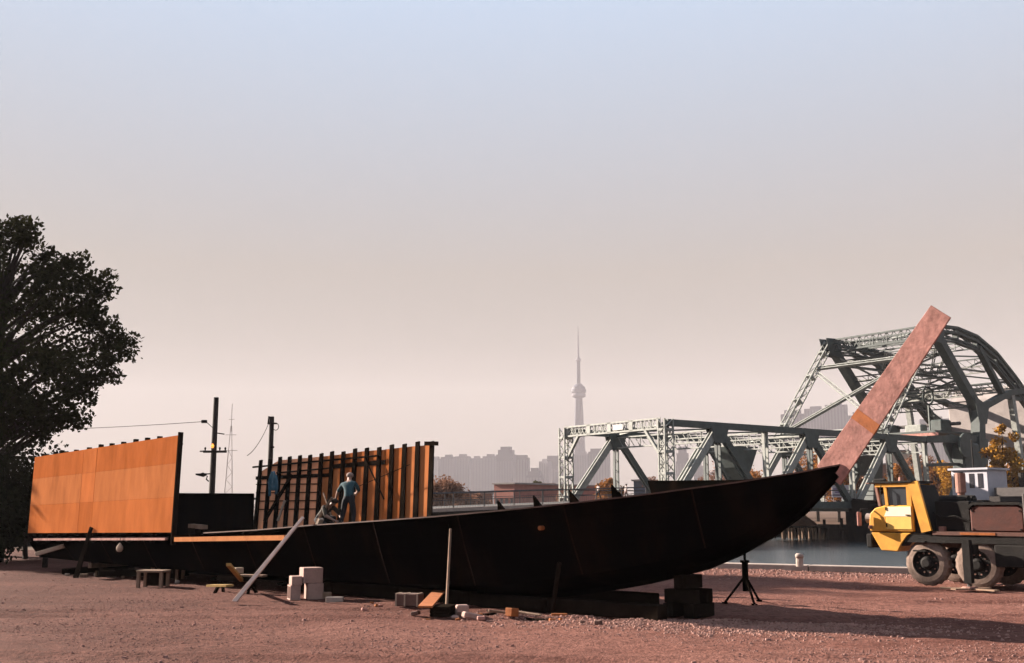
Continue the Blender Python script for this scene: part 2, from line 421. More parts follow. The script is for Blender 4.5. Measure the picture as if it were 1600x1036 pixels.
# the long plate that continues the stem upwards
a0 = HIT(1301, 728, BOW, SN); a1 = HIT(1468, 485, BOW, SN)
ax = (a1 - a0).normalized(); ay = SN.cross(ax).normalized()
if ay.z > 0: ay = -ay
wd = 0.43; th = SN * 0.05
la = (a1 - a0).length
c0 = a0 - ay * 0.0
def wdu(u): return wd + .16*(1 - max(0, u)/la)
def stem_poly(u0, u1): return [a0 + ax*u0 - ay*wdu(u0)*0.42, a0 + ax*u1 - ay*wdu(u1)*0.42, a0 + ax*u1 + ay*wdu(u1)*0.58, a0 + ax*u0 + ay*wdu(u0)*0.58]
lower = MB().prism([p - th/2 for p in stem_poly(-0.2, la*0.31)], th).build('stem_plate', M_stem, ship, bevel=0.004)
upper = MB().prism([p - th/2 for p in stem_poly(la*0.31+0.01, la)], th).build('stem_plate', M_stem, ship, bevel=0.004)
MB().prism([p - th*0.56 for p in stem_poly(la*0.275, la*0.335)], th*1.12).build('weld_band', M_stemband, ship)
# ---- near wall of plywood (aft), frames behind it
def wall_z(px, py): return solve_t(px, py, near)
tL, zLb = solve_t(46, 833, near); tR, zRb = solve_t(271, 832, near)
_, zLt = solve_t(46, 715, near); _, zRt = solve_t(268, 681, near)
def zt_(t): return zRt + (zLt - zRt) * (t - tR) / (tL - tR)
def zb_(t): return zRb + (zLb - zRb) * (t - tR) / (tL - tR)
tj1 = solve_t(128, 760, near)[0]; tj2 = solve_t(149, 760, near)[0]
cols = [tR, tj2, tj1, tL]
M_pls = [mat('plywood_%d' % i, c, 0.85, 0.22, 1.6, 0.10, 14, stretch=(1.3, 1.3, 0.35), spec=0.0, detail=10) for i, c in enumerate(((0.72,0.225,0.075),(0.77,0.245,0.085),(0.65,0.195,0.062),(0.71,0.25,0.095)))]
for i, (a, b) in enumerate(zip(cols, cols[1:])):
    for j in range(3):
        f0, f1 = (0, .36, .71, 1)[j:j+2]
        g = 0.006 if i != 1 else 0.012
        def zz(t, f): return zb_(t) + (zt_(t) - zb_(t)) * f
        KN = .02
        off = random.uniform(0, 0.006)
        def sn_(t, f): return HBM + 0.06 + off - KN*(zt_(t)-zb_(t))*f
        gz_ = .002
        pts = [S(a+g, sn_(a, f0), zz(a, f0)+gz_), S(b-g, sn_(b, f0), zz(b, f0)+gz_), S(b-g, sn_(b, f1), zz(b, f1)-gz_), S(a+g, sn_(a, f1), zz(a, f1)-gz_)]
        MB().prism(pts, -SN*0.03).build('plywood_sheet', M_pls[(i*2 + j*3) % 4], ship)
MB().prism([S(tR+.01, HBM+.025, zb_(tR)+.01), S(tL-.01, HBM+.025, zb_(tL)+.01), S(tL-.01, HBM-.01, zt_(tL)-.02), S(tR+.01, HBM-.01, zt_(tR)-.02)], -SN*.01).build('backing_sheet', M_darkwood, ship)
for px in (66, 82, 98, 114, 134, 152, 169, 187, 206, 224, 243):
    t, _ = solve_t(px, 710, near)
    MB().beam(S(t, HBM-0.06, zb_(t)-0.3), S(t, HBM-0.06-.02*(zt_(t)-zb_(t)), zt_(t)+0.085+random.uniform(-.03,.05)), 0.13, 0.12, up=SN).build('frame', M_darkwood, ship)
MB().beam(S(tR-0.04, HBM+0.02, zb_(tR)-0.35), S(tR-0.06, HBM+0.02-.02*(zt_(tR)-zb_(tR)), zt_(tR)+0.09), 0.07, 0.14, up=SN).build('end_post', M_darkwood, ship)
MB().beam(S(tL+0.05, HBM-0.05, zb_(tL)-0.3), S(tL+0.05, HBM-0.05-.02*(zt_(tL)-zb_(tL)), zt_(tL)+0.02), 0.1, 0.14, up=SN).build('end_post', M_darkwood, ship)
MB().beam(S(tL-.2, HBM-0.17, zt_(tL)-0.25), S(tR+.1, HBM-0.17, zt_(tR)-0.25), 0.05, 0.12, up=SN).build('stringer', M_darkwood, ship)
# rub strakes along the hull
t1, z1 = solve_t(58, 841, near); t2, z2 = solve_t(264, 840, near)
MB().beam(S(t1, HBM+0.08, z1-0.04), S(t2, HBM+0.08, z2-0.04), 0.10, 0.07).build('rubbing_strake', M_stem, ship)
t1, z1 = solve_t(280, 839, near); t2, z2 = solve_t(452, 837, near)
MB().beam(S(t1, HBM+0.12, z1-0.07), S(t2, HBM+0.12, z2-0.05), 0.09, 0.13).build('rubbing_strake', mat('strake_wood', (.85,.36,.16), .85, .2, 3, .1, spec=0), ship)
# ---- far wall: bare frames in front of plywood
FR = [405, 419.6, 435, 450, 466, 482, 499.5, 516, 534, 552, 570.6, 590, 609.5, 629.5, 650, 672.5]
tops = [(405, 718), (672, 689)]
fs_ = []
for px in FR:
    t, z = solve_t(px, interp(tops, px) + random.uniform(-1.5, 1.5), lambda t: -HBM - .26); fs_.append((t, z))
fs_s = sorted(fs_)
def ftop(t): return interp(fs_s, t)
KF = 0.13
def rake(t, z): return .9*KF*(z - zs(t) + .3)
def sfar(t, z): return -HBM - KF*(z - zs(t) + .3)
for i, (t, z) in enumerate(fs_):
    lean = random.uniform(-0.03, 0.03)
    MB().beam(S(t + lean - rake(t, z), -HBM+0.035, zs(t)-0.3), S(t, sfar(t, z)+0.035, z), 0.21, 0.05, up=SN, w2=0.17, h2=0.05).build('frame', M_darkwood, ship)
t_a = solve_t(392, 760, far)[0]; t_b = fs_[-1][0] - 0.02
cols = stations(t_a, t_b, 8)
for i, (a, b) in enumerate(zip(cols, cols[1:])):
    g = 0.004; drop = 0.10
    pts = [S(a-g-rake(a, ftop(a)), -HBM, zs(a)-0.28), S(b+g-rake(b, ftop(b)), -HBM, zs(b)-0.28), S(b+g, sfar(b, ftop(b)-drop), ftop(b)-drop), S(a-g, sfar(a, ftop(a)-drop - (0.35 if i == 0 else 0)), ftop(a)-drop - (0.35 if i == 0 else 0))]
    MB().prism(pts, -SN*0.02).build('plywood_sheet', M_ply_b if i < 3 else M_pls[i % 4], ship)
# horizontal battens and stringers of the far wall
def batten(x0, y0, x1, y1, w, h, s_off, m, nm='batten'):
    ends = []
    for x_, y_ in ((x0, y0), (x1, y1)):
        t_, z_ = solve_t(x_, y_, far)
        for _ in range(3): sv = sfar(t_, z_) + s_off; t_, z_ = solve_t(x_, y_, lambda t: sv)
        ends.append(S(t_, sv, z_))
    MB().beam(ends[0], ends[1], w, h).build(nm, m, ship)
batten(395, 730, 592, 712, 0.04, 0.06, 0.10, M_darkwood, 'stringer')
batten(432, 739, 520, 731, 0.04, 0.05, 0.10, M_darkwood, 'stringer')
batten(520, 729, 602, 722, 0.03, 0.14, 0.02, M_darkwood, 'stringer')
batten(400, 747, 520, 742, 0.03, 0.12, 0.02, M_darkwood, 'stringer')
for yy in (757, 770, 783, 796): batten(400, yy, 500, yy - 1, 0.02, 0.03, 0.015, M_darkwood)
batten(413, 815, 456, 742, 0.05, 0.11, 0.42, M_darkwood, 'diagonal_brace')
batten(560, 760, 640, 726, 0.015, 0.02, 0.33, M_darkwood, 'rope')
batten(570, 715, 600, 780, 0.03, 0.04, 0.20, M_darkwood, 'diagonal_brace')
batten(434, 814, 445, 782, 0.05, 0.07, 0.6, M_palewood, 'diagonal_brace')
batten(505, 770, 520, 812, 0.03, 0.05, 0.4, M_wood, 'diagonal_brace')
batten(664, 693, 684, 693, 0.06, 0.12, 0.1, M_darkwood, 'cross_head')
# dark unplanked stretch between the two walls
t1, z1 = solve_t(270, 772, far); t2, z2 = solve_t(396, 773, far)
MB().prism([S(t1+.6, -HBM, zs(t1)-.3), S(t2, -HBM, zs(t2)-.3), S(t2, -HBM, z2), S(t1+.6, -HBM, z1)], -SN*0.04).build('bulwark_plate', M_black, ship)
MB().beam(S(t1+.6, -HBM+.02, z1+.02), S(t2, -HBM+.02, z2+.02), 0.1, 0.05).build('bulwark_rail', M_black, ship)
t1, z1 = solve_t(275, 822, near)
MB().beam(S(t1, HBM-.5, z1), S(t1-.75, HBM-.5, z1-.03), 0.2, 0.12).build('deck_board', M_wood, ship)
MB().beam(S(t1, HBM-.5, z1-.18), S(t1-.4, HBM-.5, z1-.18), 0.2, 0.25).build('deck_block', M_darkwood, ship)

# blue work jacket hung on the frames
t1, z1 = solve_t(428, 738, lambda t: -HBM+0.3)
M_blue = mat('blue_cloth', (0.10, 0.24, 0.33), 0.9, 0.35, 9, 0.3)
jk = thing('hanging_jacket', S(t1, -HBM+0.3, z1), 'pale blue work jacket hanging on the bare ship frames', 'jacket')
def cloth(u0, u1, z_0, z_1, wob, nm):
    vs = []; n, m = 7, 10
    for j in range(m+1):
        for i in range(n+1):
            f, g = i/n, j/m
            u = (u0 + (u1-u0)*f) * (0.55 + 0.45*min(1, g*3)) + 0.02*math.sin(7*g+wob)
            vs.append(S(t1 - u, -HBM+0.33 + 0.035*math.sin(f*9 + g*3 + wob) , z1 + z_0 + (z_1 - z_0)*g))
    o = MB().add(vs, [(j*(n+1)+i, j*(n+1)+i+1, (j+1)*(n+1)+i+1, (j+1)*(n+1)+i) for j in range(m) for i in range(n)]).build(nm, M_blue, jk, smooth=True)
    so_ = o.modifiers.new('thickness', 'SOLIDIFY'); so_.thickness = 0.02
cloth(-0.13, 0.15, 0.03, -0.62, 0.4, 'body'); cloth(-0.26, -0.13, -0.08, -0.80, 1.9, 'sleeve'); cloth(0.15, 0.27, -0.08, -0.74, 3.1, 'sleeve')

# ------------------------------------------------------------------ supports under the ship
def gz(p): return gh(p.x, p.y)
def timber_stack(t, s, n, label, w=0.9, grp='timber stacks carrying the keel'):
    base = S(t, s, 0); base.z = gz(base)
    th_ = thing('keel_block', base, label, 'support', grp)
    top = zk(t) - 0.10; hgt = max(0.12, top - base.z) / n
    for i in range(n):
        z = base.z + hgt * (i + 0.5); ln = w * random.uniform(0.9, 1.15)
        d = SN if i % 2 == 0 else SD
        offs = (0,) if i % 2 == 0 and i == n-1 else (-0.25, 0.25)
        for o_ in offs:
            c = S(t, s, 0) + (SD if i % 2 == 0 else SN) * o_
            MB().beam((c + d*ln/2).xy.to_3d() + Vector((0,0,z)), (c - d*ln/2).xy.to_3d() + Vector((0,0,z)), 0.24, hgt*0.97).build('timber', M_darkwood, th_, bevel=0.012)
for i, t in enumerate((solve_t(1075, 900, mid0)[0], 7.4, 10.5, 13.5, 17, 20.5, 24, 27.5)):
    timber_stack(t, 0, 3, ('stepped timber stack under the raked bow of the ship', 'low timber stack under the keel behind the thin steel post', 'low timber stack under the keel behind the scrap boards', 'low timber stack under the keel behind the strapped carton', 'low timber stack under the keel behind the concrete blocks', 'low timber stack under the keel behind the sawhorse', 'low timber stack under the keel behind the work trestles', 'timber stack under the keel at the stern below the plywood wall')[i], 0.75 if i == 0 else 0.9)
shade_fill = thing('shadow_fill_timbers', S(8, .4, 0), 'long dark timbers added on the dirt to deepen the shade under the hull', 'timbers')  # timbers added to blacken the shadow beneath the hull
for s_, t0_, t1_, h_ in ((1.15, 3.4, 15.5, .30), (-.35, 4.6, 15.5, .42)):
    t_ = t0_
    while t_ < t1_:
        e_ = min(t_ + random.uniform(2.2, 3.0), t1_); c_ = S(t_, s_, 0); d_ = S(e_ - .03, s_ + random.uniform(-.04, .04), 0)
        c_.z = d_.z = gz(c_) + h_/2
        MB().beam(c_, d_, .34, h_).build('baulk', M_darkwood, shade_fill, bevel=.02); t_ = e_
def shore(pxa, pya, pxt, pyt, w, m, label, nm='leaning_plank', name_cat='plank', flat_=True, grp=None):
    a = G(pxa, pya); a.z = gz(a)
    t, z = solve_t(pxt, pyt, lambda t: hb(t) + 0.10)
    b = S(t, hb(t) + 0.10, z)
    o = MB().beam(a - Vector((0,0,0.02)), b, w, 0.05, up=-SN + Vector((0,0,.6)), w2=w*.6).build(nm, m, loc=a, bevel=0.004)
    return tag(o, label, name_cat, grp)
shore(366, 936, 474, 808, 0.12, mat('brightened_plank', (1.1, .84, .72), .85, .15, 4, .15, spec=.05), 'long pale plank leaning from the dirt against the ship side')  # plank colour brightened to stand in for sunlight on its face
shore(118, 902, 143, 824, 0.24, M_darkwood, 'dark heavy prop leaning against the orange plywood wall', 'shore_prop', 'prop')
shore(697, 957, 704, 826, 0.05, M_wood, 'thin upright plank propped against the black hull beside an orange board')
t, z = solve_t(862, 880, near)
a = G(862, 957); a.z = gz(a)
o = MB().tube([a, S(t, hb(t)*0.86, z)], [0.05, 0.05], 8).build('shore_post', M_darkwood, loc=a)
tag(o, 'thin dark steel post standing in the shadow beside the hull', 'post')
def jack_stand(px, py, topy, label):
    b = G(px, py); b.z = gz(b)
    th_ = thing('jack_stand', b, label, 'stand')
    zt = P(px, topy, b.y).z; hub = b + Vector((0,0,0.62))
    MB().tube([b + Vector((0,0,.30)), b + Vector((0,0,0.98))], 0.075, 12).build('sleeve', M_black, th_)
    MB().tube([b + Vector((0,0,.95)), Vector((b.x, b.y, zt))], 0.032, 10).build('screw', M_black, th_)
    MB().tube([b + Vector((0,0,.96)), b + Vector((0,0,1.02))], [0.11, 0.11], 12).build('nut', M_black, th_)
    MB().box(Vector((b.x, b.y, zt + 0.01)), (0.26, 0.2, 0.03)).build('pad', M_black, th_)
    for k, an in enumerate((-80, 40, 172)):
        f = b + Vector((math.cos(R(an)), math.sin(R(an)), 0)) * 0.50; f.z = gz(f) + 0.02
        MB().tube([b + Vector((0,0,.66)), f], [0.03, 0.028], 8).build('leg', M_black, th_)
        MB().box(f, (0.12, 0.12, 0.03)).build('foot', M_black, th_)
jack_stand(1166, 942, 856, 'black tripod jack stand holding up the raked bow')

# ------------------------------------------------------------------ bascule bridge
bridge = thing('bascule_bridge', B(20, 7.5, 0), 'green steel bascule bridge with through truss span and tall counterweight tower', 'bridge')
BWID = 15.0
def laced(p0, p1, w, d, face, name, m, pitch=None, bars=0.05, sub='lacing', solid=False, flange=0.10):
    """built-up member: two side plates with zigzag lacing between; face = direction the laced faces look"""
    p0, p1 = Vector(p0), Vector(p1); ax_ = (p1 - p0).normalized(); f = Vector(face); f = (f - ax_*f.dot(ax_)).normalized()
    sd = ax_.cross(f).normalized(); L_ = (p1 - p0).length
    mb = MB()
    for s_ in (-1, 1):
        c = sd * (s_ * (w/2 - flange/2))
        mb.beam(p0 + c, p1 + c, flange, d, up=f)
    o = mb.build(name, m, bridge)
    n = max(3, int(L_ / (pitch or w))); mb = MB()
    for fs2 in (-1, 1):
        for i in range(n):
            a = p0 + ax_*(L_*i/n) + f*(fs2*d*0.44); b = p0 + ax_*(L_*(i+1)/n) + f*(fs2*d*0.44)
            sg = 1 if i % 2 == 0 else -1
            mb.beam(a - sd*sg*(w/2-flange), b + sd*sg*(w/2-flange), 0.03, bars, up=ax_.cross(f) if False else f)
    mb.build(sub, m, o)['kind'] = 'stuff'
    return o
def laced4(p0, p1, w, d, face, name, m, pitch, bars):
    p0, p1 = Vector(p0), Vector(p1); ax_ = (p1 - p0).normalized(); f = Vector(face); f = (f - ax_*f.dot(ax_)).normalized()
    sd = ax_.cross(f).normalized(); L_ = (p1 - p0).length; mb = MB(); t_ = 0.15
    for a_ in (-1, 1):
        for b_ in (-1, 1):
            c = sd*(a_*(w-t_)/2) + f*(b_*(d-t_)/2); mb.beam(p0 + c, p1 + c, t_, t_, up=f)
    for k_ in range(4):
        mb.beam(p0 + ax_*(L_*(k_+.5)/4 - .12), p0 + ax_*(L_*(k_+.5)/4 + .12), w*.98, d*.98, up=f)
    o = mb.build(name, m, bridge); n = max(3, int(L_/pitch)); mb = MB()
    for s1, s2, w1_, d1_ in ((sd, f, w, d), (f, sd, d, w)):
        for sg in (-1, 1):
            for i in range(n):
                a = p0 + ax_*(L_*i/n) + s2*(sg*d1_*.47); b = p0 + ax_*(L_*(i+1)/n) + s2*(sg*d1_*.47); g = 1 if (i % 2 == 0) else -1
                mb.beam(a - s1*g*(w1_/2-t_*.6), b + s1*g*(w1_/2-t_*.6), .03, bars, up=s2)
    mb.build('lacing', m, o)['kind'] = 'stuff'; return o
def solid_member(p0, p1, w, d, name, m, face=None):
    return MB().beam(p0, p1, w, d, up=face or BW).build(name, m, bridge)
ZT = P(1043, 660, B0.y).z                 # top chord of the span
NP = 6; PL = 7.0
def zt(i): return ZT
for w0, nm in ((0.0, 0), (BWID, 1)):
    fc = BW
    zb = 3.0
    # end post and chords
    laced4(B(0, w0, zb-0.6), B(0, w0, ZT+0.35), 1.0, 1.25, -BU, 'end_post', M_pale, 0.75, 0.13)
    for i in range(NP):
        MB().beam(B(i*PL+0.01, w0, ZT), B((i+1)*PL-0.01, w0, ZT), 0.7, 0.62).build('top_chord', M_green, bridge)
        MB().beam(B(i*PL+0.01, w0, zb-0.4), B((i+1)*PL-0.01, w0, zb-0.4), 0.6, 0.7).build('bottom_chord', M_green, bridge)
    for i in range(1, NP, 2):
        top = B(i*PL, w0, ZT - 0.1)
        # heavy pale compression diagonal, lighter tension diagonal
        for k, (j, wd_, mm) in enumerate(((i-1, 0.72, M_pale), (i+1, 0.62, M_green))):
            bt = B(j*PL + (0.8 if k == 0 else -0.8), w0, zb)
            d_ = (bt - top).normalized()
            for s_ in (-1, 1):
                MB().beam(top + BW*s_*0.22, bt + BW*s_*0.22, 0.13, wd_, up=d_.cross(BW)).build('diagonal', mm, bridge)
            n = 11; mb = MB()
            for q_ in range(n):
                a = top.lerp(bt, (q_+.5)/n)
                mb.beam(a - BW*0.2, a + BW*0.2, 0.09, 0.06, up=d_)
            mb.build('batten_plate', mm, bridge)['kind'] = 'stuff'
        c = B(i*PL, w0, ZT - 0.75)
        for s_ in (-1, 1):
            MB().prism([c + BU*-1.25 + Vector((0,0,.65)) + BW*(.37*s_), c + BU*1.25 + Vector((0,0,.65)) + BW*(.37*s_), c + BU*0.75 + Vector((0,0,-.95)) + BW*(.37*s_), c + BU*-0.75 + Vector((0,0,-.95)) + BW*(.37*s_)], BW*(0.04*s_)).build('gusset_plate', M_green, bridge)
    for i in range(1, NP+1):
        for s_ in (-1, 1):
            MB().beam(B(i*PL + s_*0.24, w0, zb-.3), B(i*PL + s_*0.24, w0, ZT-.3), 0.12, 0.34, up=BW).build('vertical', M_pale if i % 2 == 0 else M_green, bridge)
        mb = MB(); n = 12
        for q_ in range(n):
            z = zb + (ZT - zb - .6) * (q_ + .3) / n
            mb.beam(B(i*PL - .2, w0, z), B(i*PL + .2, w0, z + (.3 if q_ % 2 else -.3)), 0.05, 0.06, up=BW)
        mb.build('lacing', M_pale, bridge)['kind'] = 'stuff'
# portal across the end, lattice girder with panels
def lattice_girder(a, b, h, name, m, n, t=0.12, diag=0.09, x_=True, dirup=Vector((0,0,1)), fc=None):
    mb = MB(); mb.beam(a, b, 0.3, t*1.4); mb.beam(a + dirup*h, b + dirup*h, 0.3, t*1.4)
    o = mb.build(name, m, bridge); mb = MB()
    for i in range(n):
        p_, q_ = a.lerp(b, i/n), a.lerp(b, (i+1)/n)
        mb.beam(p_, q_ + dirup*h, 0.05, diag); 
        if x_: mb.beam(p_ + dirup*h, q_, 0.05, diag)
        if i % 2 == 0: mb.beam(p_, p_ + dirup*h, 0.08, diag)
    mb.build('lacing', m, o)['kind'] = 'stuff'; return o
lattice_girder(B(-0.3, 0.5, ZT-0.55), B(-0.3, BWID-0.5, ZT-0.55), 0.95, 'portal_girder', M_pale, 24)
for w_ in (0.52, 4.4, 7.6, 10.8, 14.4):
    MB().box(B(-0.42, w_, ZT-0.05), (0.55, 0.06, 1.05), Matrix.Rotation(BR + R(90), 3, 'Z')).build('portal_plate', M_pale, bridge)
MB().box(B(-0.50, 6.2, ZT-0.1), (1.5, 0.05, 0.55), Matrix.Rotation(BR + R(90), 3, 'Z')).build('clearance_board', mat('white_board', (0.75,0.72,0.70), 0.7, 0.1, 3, 0), bridge)
for s_, w_ in ((1, 0.5), (-1, BWID-0.5)):
    MB().beam(B(-0.3, w_, ZT-3.0), B(-0.3, w_ + s_*2.0, ZT-0.55), 0.25, 0.3, up=BU).build('knee_brace', M_pale, bridge)
MB().beam(B(0.3, 0, ZT-.45), B(0.3, BWID, ZT-.45), 0.35, 0.35).build('portal_strut', M_green, bridge)
for i in range(1, NP+1):
    lattice_girder(B(i*PL, 0.4, ZT-1.5), B(i*PL, BWID-0.4, ZT-1.5), 1.1, 'sway_frame', M_pale, 16, 0.1, 0.07, x_=False)
for i in range(NP):
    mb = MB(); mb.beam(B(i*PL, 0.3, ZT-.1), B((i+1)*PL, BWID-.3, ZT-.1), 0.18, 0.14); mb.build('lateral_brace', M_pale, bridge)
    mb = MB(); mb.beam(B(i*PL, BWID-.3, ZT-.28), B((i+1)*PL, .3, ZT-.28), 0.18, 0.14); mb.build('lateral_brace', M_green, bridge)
    MB().beam(B(i*PL, 0.3, 2.3), B(i*PL, BWID-.3, 2.3), 0.35, 0.8).build('floor_beam', M_green, bridge)
MB().prism([B(0, .4, 2.75), B(NP*PL+14, .4, 2.75), B(NP*PL+14, BWID-.4, 2.75), B(0, BWID-.4, 2.75)], (0,0,0.2)).build('deck', M_road, bridge)
for w_ in (0.45, BWID-0.45):
    for zz_, r_ in ((4.15, .06), (3.65, .04)):
        MB().tube([B(0.6, w_, zz_), B(NP*PL, w_, zz_)], r_, 6).build('handrail', M_rail, bridge)
# dark hopper-like machinery deck hanging in the span
# (operator's platform between the trusses)
c = B(20.5, 9, ZT-2.6)
MB().prism([c + BU*-2.6 + Vector((0,0,1.5)), c + BU*2.8 + Vector((0,0,1.5)), c + BU*1.4 + Vector((0,0,-1.2)), c + BU*0.2 + Vector((0,0,-2.4)), c + BU*-1.2 + Vector((0,0,-.9))], BW*1.6).build('sheave_bracket', M_green, bridge)
# ---- tower: links, legs, bowed chords
LA = 45.0; ZA = P(1480, 512, B(LA, 0, 0).y).z
LC, ZC = 54.0, P(1546, 640, B(54.0, 0, 0).y).z
LF = 34.0
def tower_side(w0):
    A = B(LA, w0, ZA); C = B(LC, w0, ZC)
    F = B(LF, w0, ZT + 0.5)
    laced4(A, F, 1.0, 0.95, BW, 'operating_link', M_pale, 0.85, 0.12)
    solid_member(A, C, 1.0, 1.05, 'tower_leg', M_green)
    chord = [(LA, ZA), (50.2, ZA+.15), (54.5, ZA-.45), (58.8, ZA-2.2), (63.0, ZA-5.0), (67.5, ZA-8.6)]
    for (l0, z0), (l1, z1) in zip(chord, chord[1:]):
        laced(B(l0, w0, z0), B(l1, w0, z1), 0.95, 0.8, BW, 'bowed_chord', M_green, 0.7, 0.12, flange=0.3)
        laced(B(l0, w0, z0-1.35), B(l1, w0, z1-1.25), 0.55, 0.6, BW, 'inner_chord', M_green, 0.9, 0.10, flange=0.2)
        MB().beam(B(l1, w0, z1), B(l1, w0, z1-1.3), 0.35, 0.6, up=BW).build('chord_post', M_green, bridge)
        MB().beam(B(l0, w0, z0-.2), B(l1, w0, z1-1.2), 0.2, 0.2, up=BW).build('chord_web', M_green, bridge)
    solid_member(B(55.0, w0, ZA-1.5), B(60.2, w0, ZC+2.0), 0.6, 0.75, 'tower_leg', M_green)
    solid_member(C, B(61.5, w0, ZC+2.6), 0.75, 0.9, 'tower_strut', M_green)
    solid_member(B(61.5, w0, ZC+2.6), B(69.0, w0, ZC+3.6), 0.75, 0.9, 'tower_strut', M_green)
    solid_member(B(60.3, w0, ZC+2.0), B(66.0, w0, ZA-7.6), 0.45, 0.5, 'tower_strut', M_green)
    solid_member(C + Vector((0,0,-.2)), B(53.6, w0, ZC-3.6), 1.3, 1.2, 'tower_column', M_green)
    solid_member(B(53.6, w0, ZC-3.6), B(52.5, w0, 2.6), 1.9, 1.5, 'tower_column', M_green)
    solid_member(B(53.6, w0, ZC-3.0), B(46.5, w0, 3.0), 0.55, 0.6, 'tower_strut', M_green)
    solid_member(B(42.0, w0, ZT), B(53.5, w0, ZT+0.5), 0.8, 0.8, 'tower_girder', M_green)
    solid_member(B(42.0, w0, ZT-3.0), B(53.0, w0, ZT-2.6), 0.35, 0.35, 'tower_girder', M_green)
    for a in (43.5, 46.0, 48.5): solid_member(B(a, w0, ZT-.3), B(a+1.6, w0, ZT-2.8), 0.25, 0.25, 'tower_web', M_green)
    for s_ in (-1, 1):
        MB().prism([C + BU*-1.7 + Vector((0,0,1.7)) + BW*(.55*s_), C + BU*0.3 + Vector((0,0,0.9)) + BW*(.55*s_), C + BU*1.9 + Vector((0,0,1.3)) + BW*(.55*s_), C + BU*0.8 + Vector((0,0,-1.8)) + BW*(.55*s_), C + BU*-0.8 + Vector((0,0,-1.8)) + BW*(.55*s_)], BW*(0.06*s_)).build('gusset_plate', M_green, bridge)
        MB().prism([A + BU*-1.3 + Vector((0,0,.5)) + BW*(.52*s_), A + BU*1.8 + Vector((0,0,.65)) + BW*(.52*s_), A + BU*1.7 + Vector((0,0,-1.9)) + BW*(.52*s_), A + BU*-0.6 + Vector((0,0,-1.7)) + BW*(.52*s_)], BW*(0.06*s_)).build('gusset_plate', M_green, bridge)
tower_side(0.0); tower_side(BWID)
def lp(f, w): return B(LA + (LF-LA)*f, w, ZA + (ZT+.5-ZA)*f)
lax = (lp(1, 0) - lp(0, 0)).normalized()
def brace(a, b, m=M_pale, wd_=0.5, nm='link_brace'): laced(a, b, wd_, 0.35, lax.cross((b-a).normalized()), nm, m, 0.75, 0.07, flange=0.12)
brace(lp(.28, 0), lp(.28, BWID)); brace(lp(.97, 0), lp(.97, BWID))
brace(lp(.30, 0), lp(.96, BWID)); brace(lp(.30, BWID), lp(.96, 0))
# top cross girders and bracing between the two towers
lattice_girder(B(LA+.4, 0.4, ZA-1.1), B(LA+.4, BWID-.4, ZA-1.1), 1.5, 'tower_crown_girder', M_green, 14, 0.16, 0.10)
lattice_girder(B(LA+2.6, 0.4, ZA-1.0), B(LA+2.6, BWID-.4, ZA-1.0), 1.2, 'tower_crown_girder', M_green, 14, 0.14, 0.10)
for l_, dz in ((50.2, .15), (54.5, -.5), (58.8, -2.2), (63, -5.0)):
    lattice_girder(B(l_, .4, ZA+dz-1.2), B(l_, BWID-.4, ZA+dz-1.2), 1.0, 'crown_strut', M_green, 12, 0.1, 0.07, x_=False)
cells = [(LA, ZA), (50.2, ZA+.15), (54.5, ZA-.5), (58.8, ZA-2.2), (63, ZA-5.0)]
for (l0, z0), (l1, z1) in zip(cells, cells[1:]):
    for w0, w1 in ((.3, BWID-.3), (BWID-.3, .3)):
        MB().beam(B(l0, w0, z0-.2), B(l1, w1, z1-.2), 0.22, 0.18).build('crown_brace', M_green, bridge)
# bracing in the plane of the legs
def leg(f, w): return B(LA + (LC-LA)*f, w, ZA + (ZC-ZA)*f)
for f in (0.3, 0.52, 0.74, 0.96):
    a, b = leg(f, .4), leg(f, BWID-.4)
    lattice_girder(a, b, 0.7, 'leg_strut', M_green, 14, 0.09, 0.06, x_=False)
for f0, f1 in ((0.3, 0.62), (0.62, 0.96)):
    MB().beam(leg(f0, .4), leg(f1, BWID-.4), 0.2, 0.2).build('leg_brace', M_green, bridge)
    MB().beam(leg(f0, BWID-.4), leg(f1, .4), 0.2, 0.2).build('leg_brace', M_green, bridge)
for l_, z_ in ((48.5, ZC+6.5), (50.5, ZC+4.0), (57.0, ZC+5.0), (59.5, ZC+2.5), (56.0, ZC+2.0), (62.0, ZC+3.2)):
    lattice_girder(B(l_, .4, z_), B(l_, BWID-.4, z_), .8, 'tower_lateral', M_pale, 16, 0.08, 0.06, x_=False)
for (l0, z0), (l1, z1) in (((48.5, ZC+6.5), (57, ZC+5)), ((50.5, ZC+4), (59.5, ZC+2.5)), ((46.5, ZA-2), (54.5, ZC+1.5))):
    for w0, w1 in ((.4, BWID*.5), (BWID*.5, BWID-.4), (BWID*.5, .4), (BWID-.4, BWID*.5)):
        laced(B(l0, w0, z0), B(l1, w1, z1), .32, .2, (0,0,1), 'tower_diagonal', M_pale, .6, .05, flange=.07)
# machinery floor and trunnion house between the columns
MB().prism([B(46.5, 1.2, ZT+1.1), B(55, 1.2, ZT+1.1), B(55, BWID-1.2, ZT+1.1), B(46.5, BWID-1.2, ZT+1.1)], (0,0,.25)).build('machinery_floor', M_green, bridge)
MB().prism([B(46.2, .8, ZT+.7), B(46.2, BWID-.8, ZT+.7), B(46.2, BWID-.8, ZT+1.05), B(46.2, .8, ZT+1.05)], BU*.2).build('walkway_board', M_stem, bridge)
for k, (w_, s_) in enumerate(((3.0, (2.2, 1.6, 1.5)), (6.5, (1.4, 2.4, 1.1)), (10.5, (2.6, 1.8, 1.3)))):
    MB().box(B(50.5, w_, ZT+1.38+s_[2]/2), s_, Matrix.Rotation(BR, 3, 'Z')).build('gear_housing', (M_green, M_pale, M_green)[k], bridge, bevel=.15)
MB().tube([B(51.5, 1.0, ZT+2.4), B(51.5, BWID-1, ZT+2.4)], .22, 10).build('drive_shaft', M_rail, bridge)
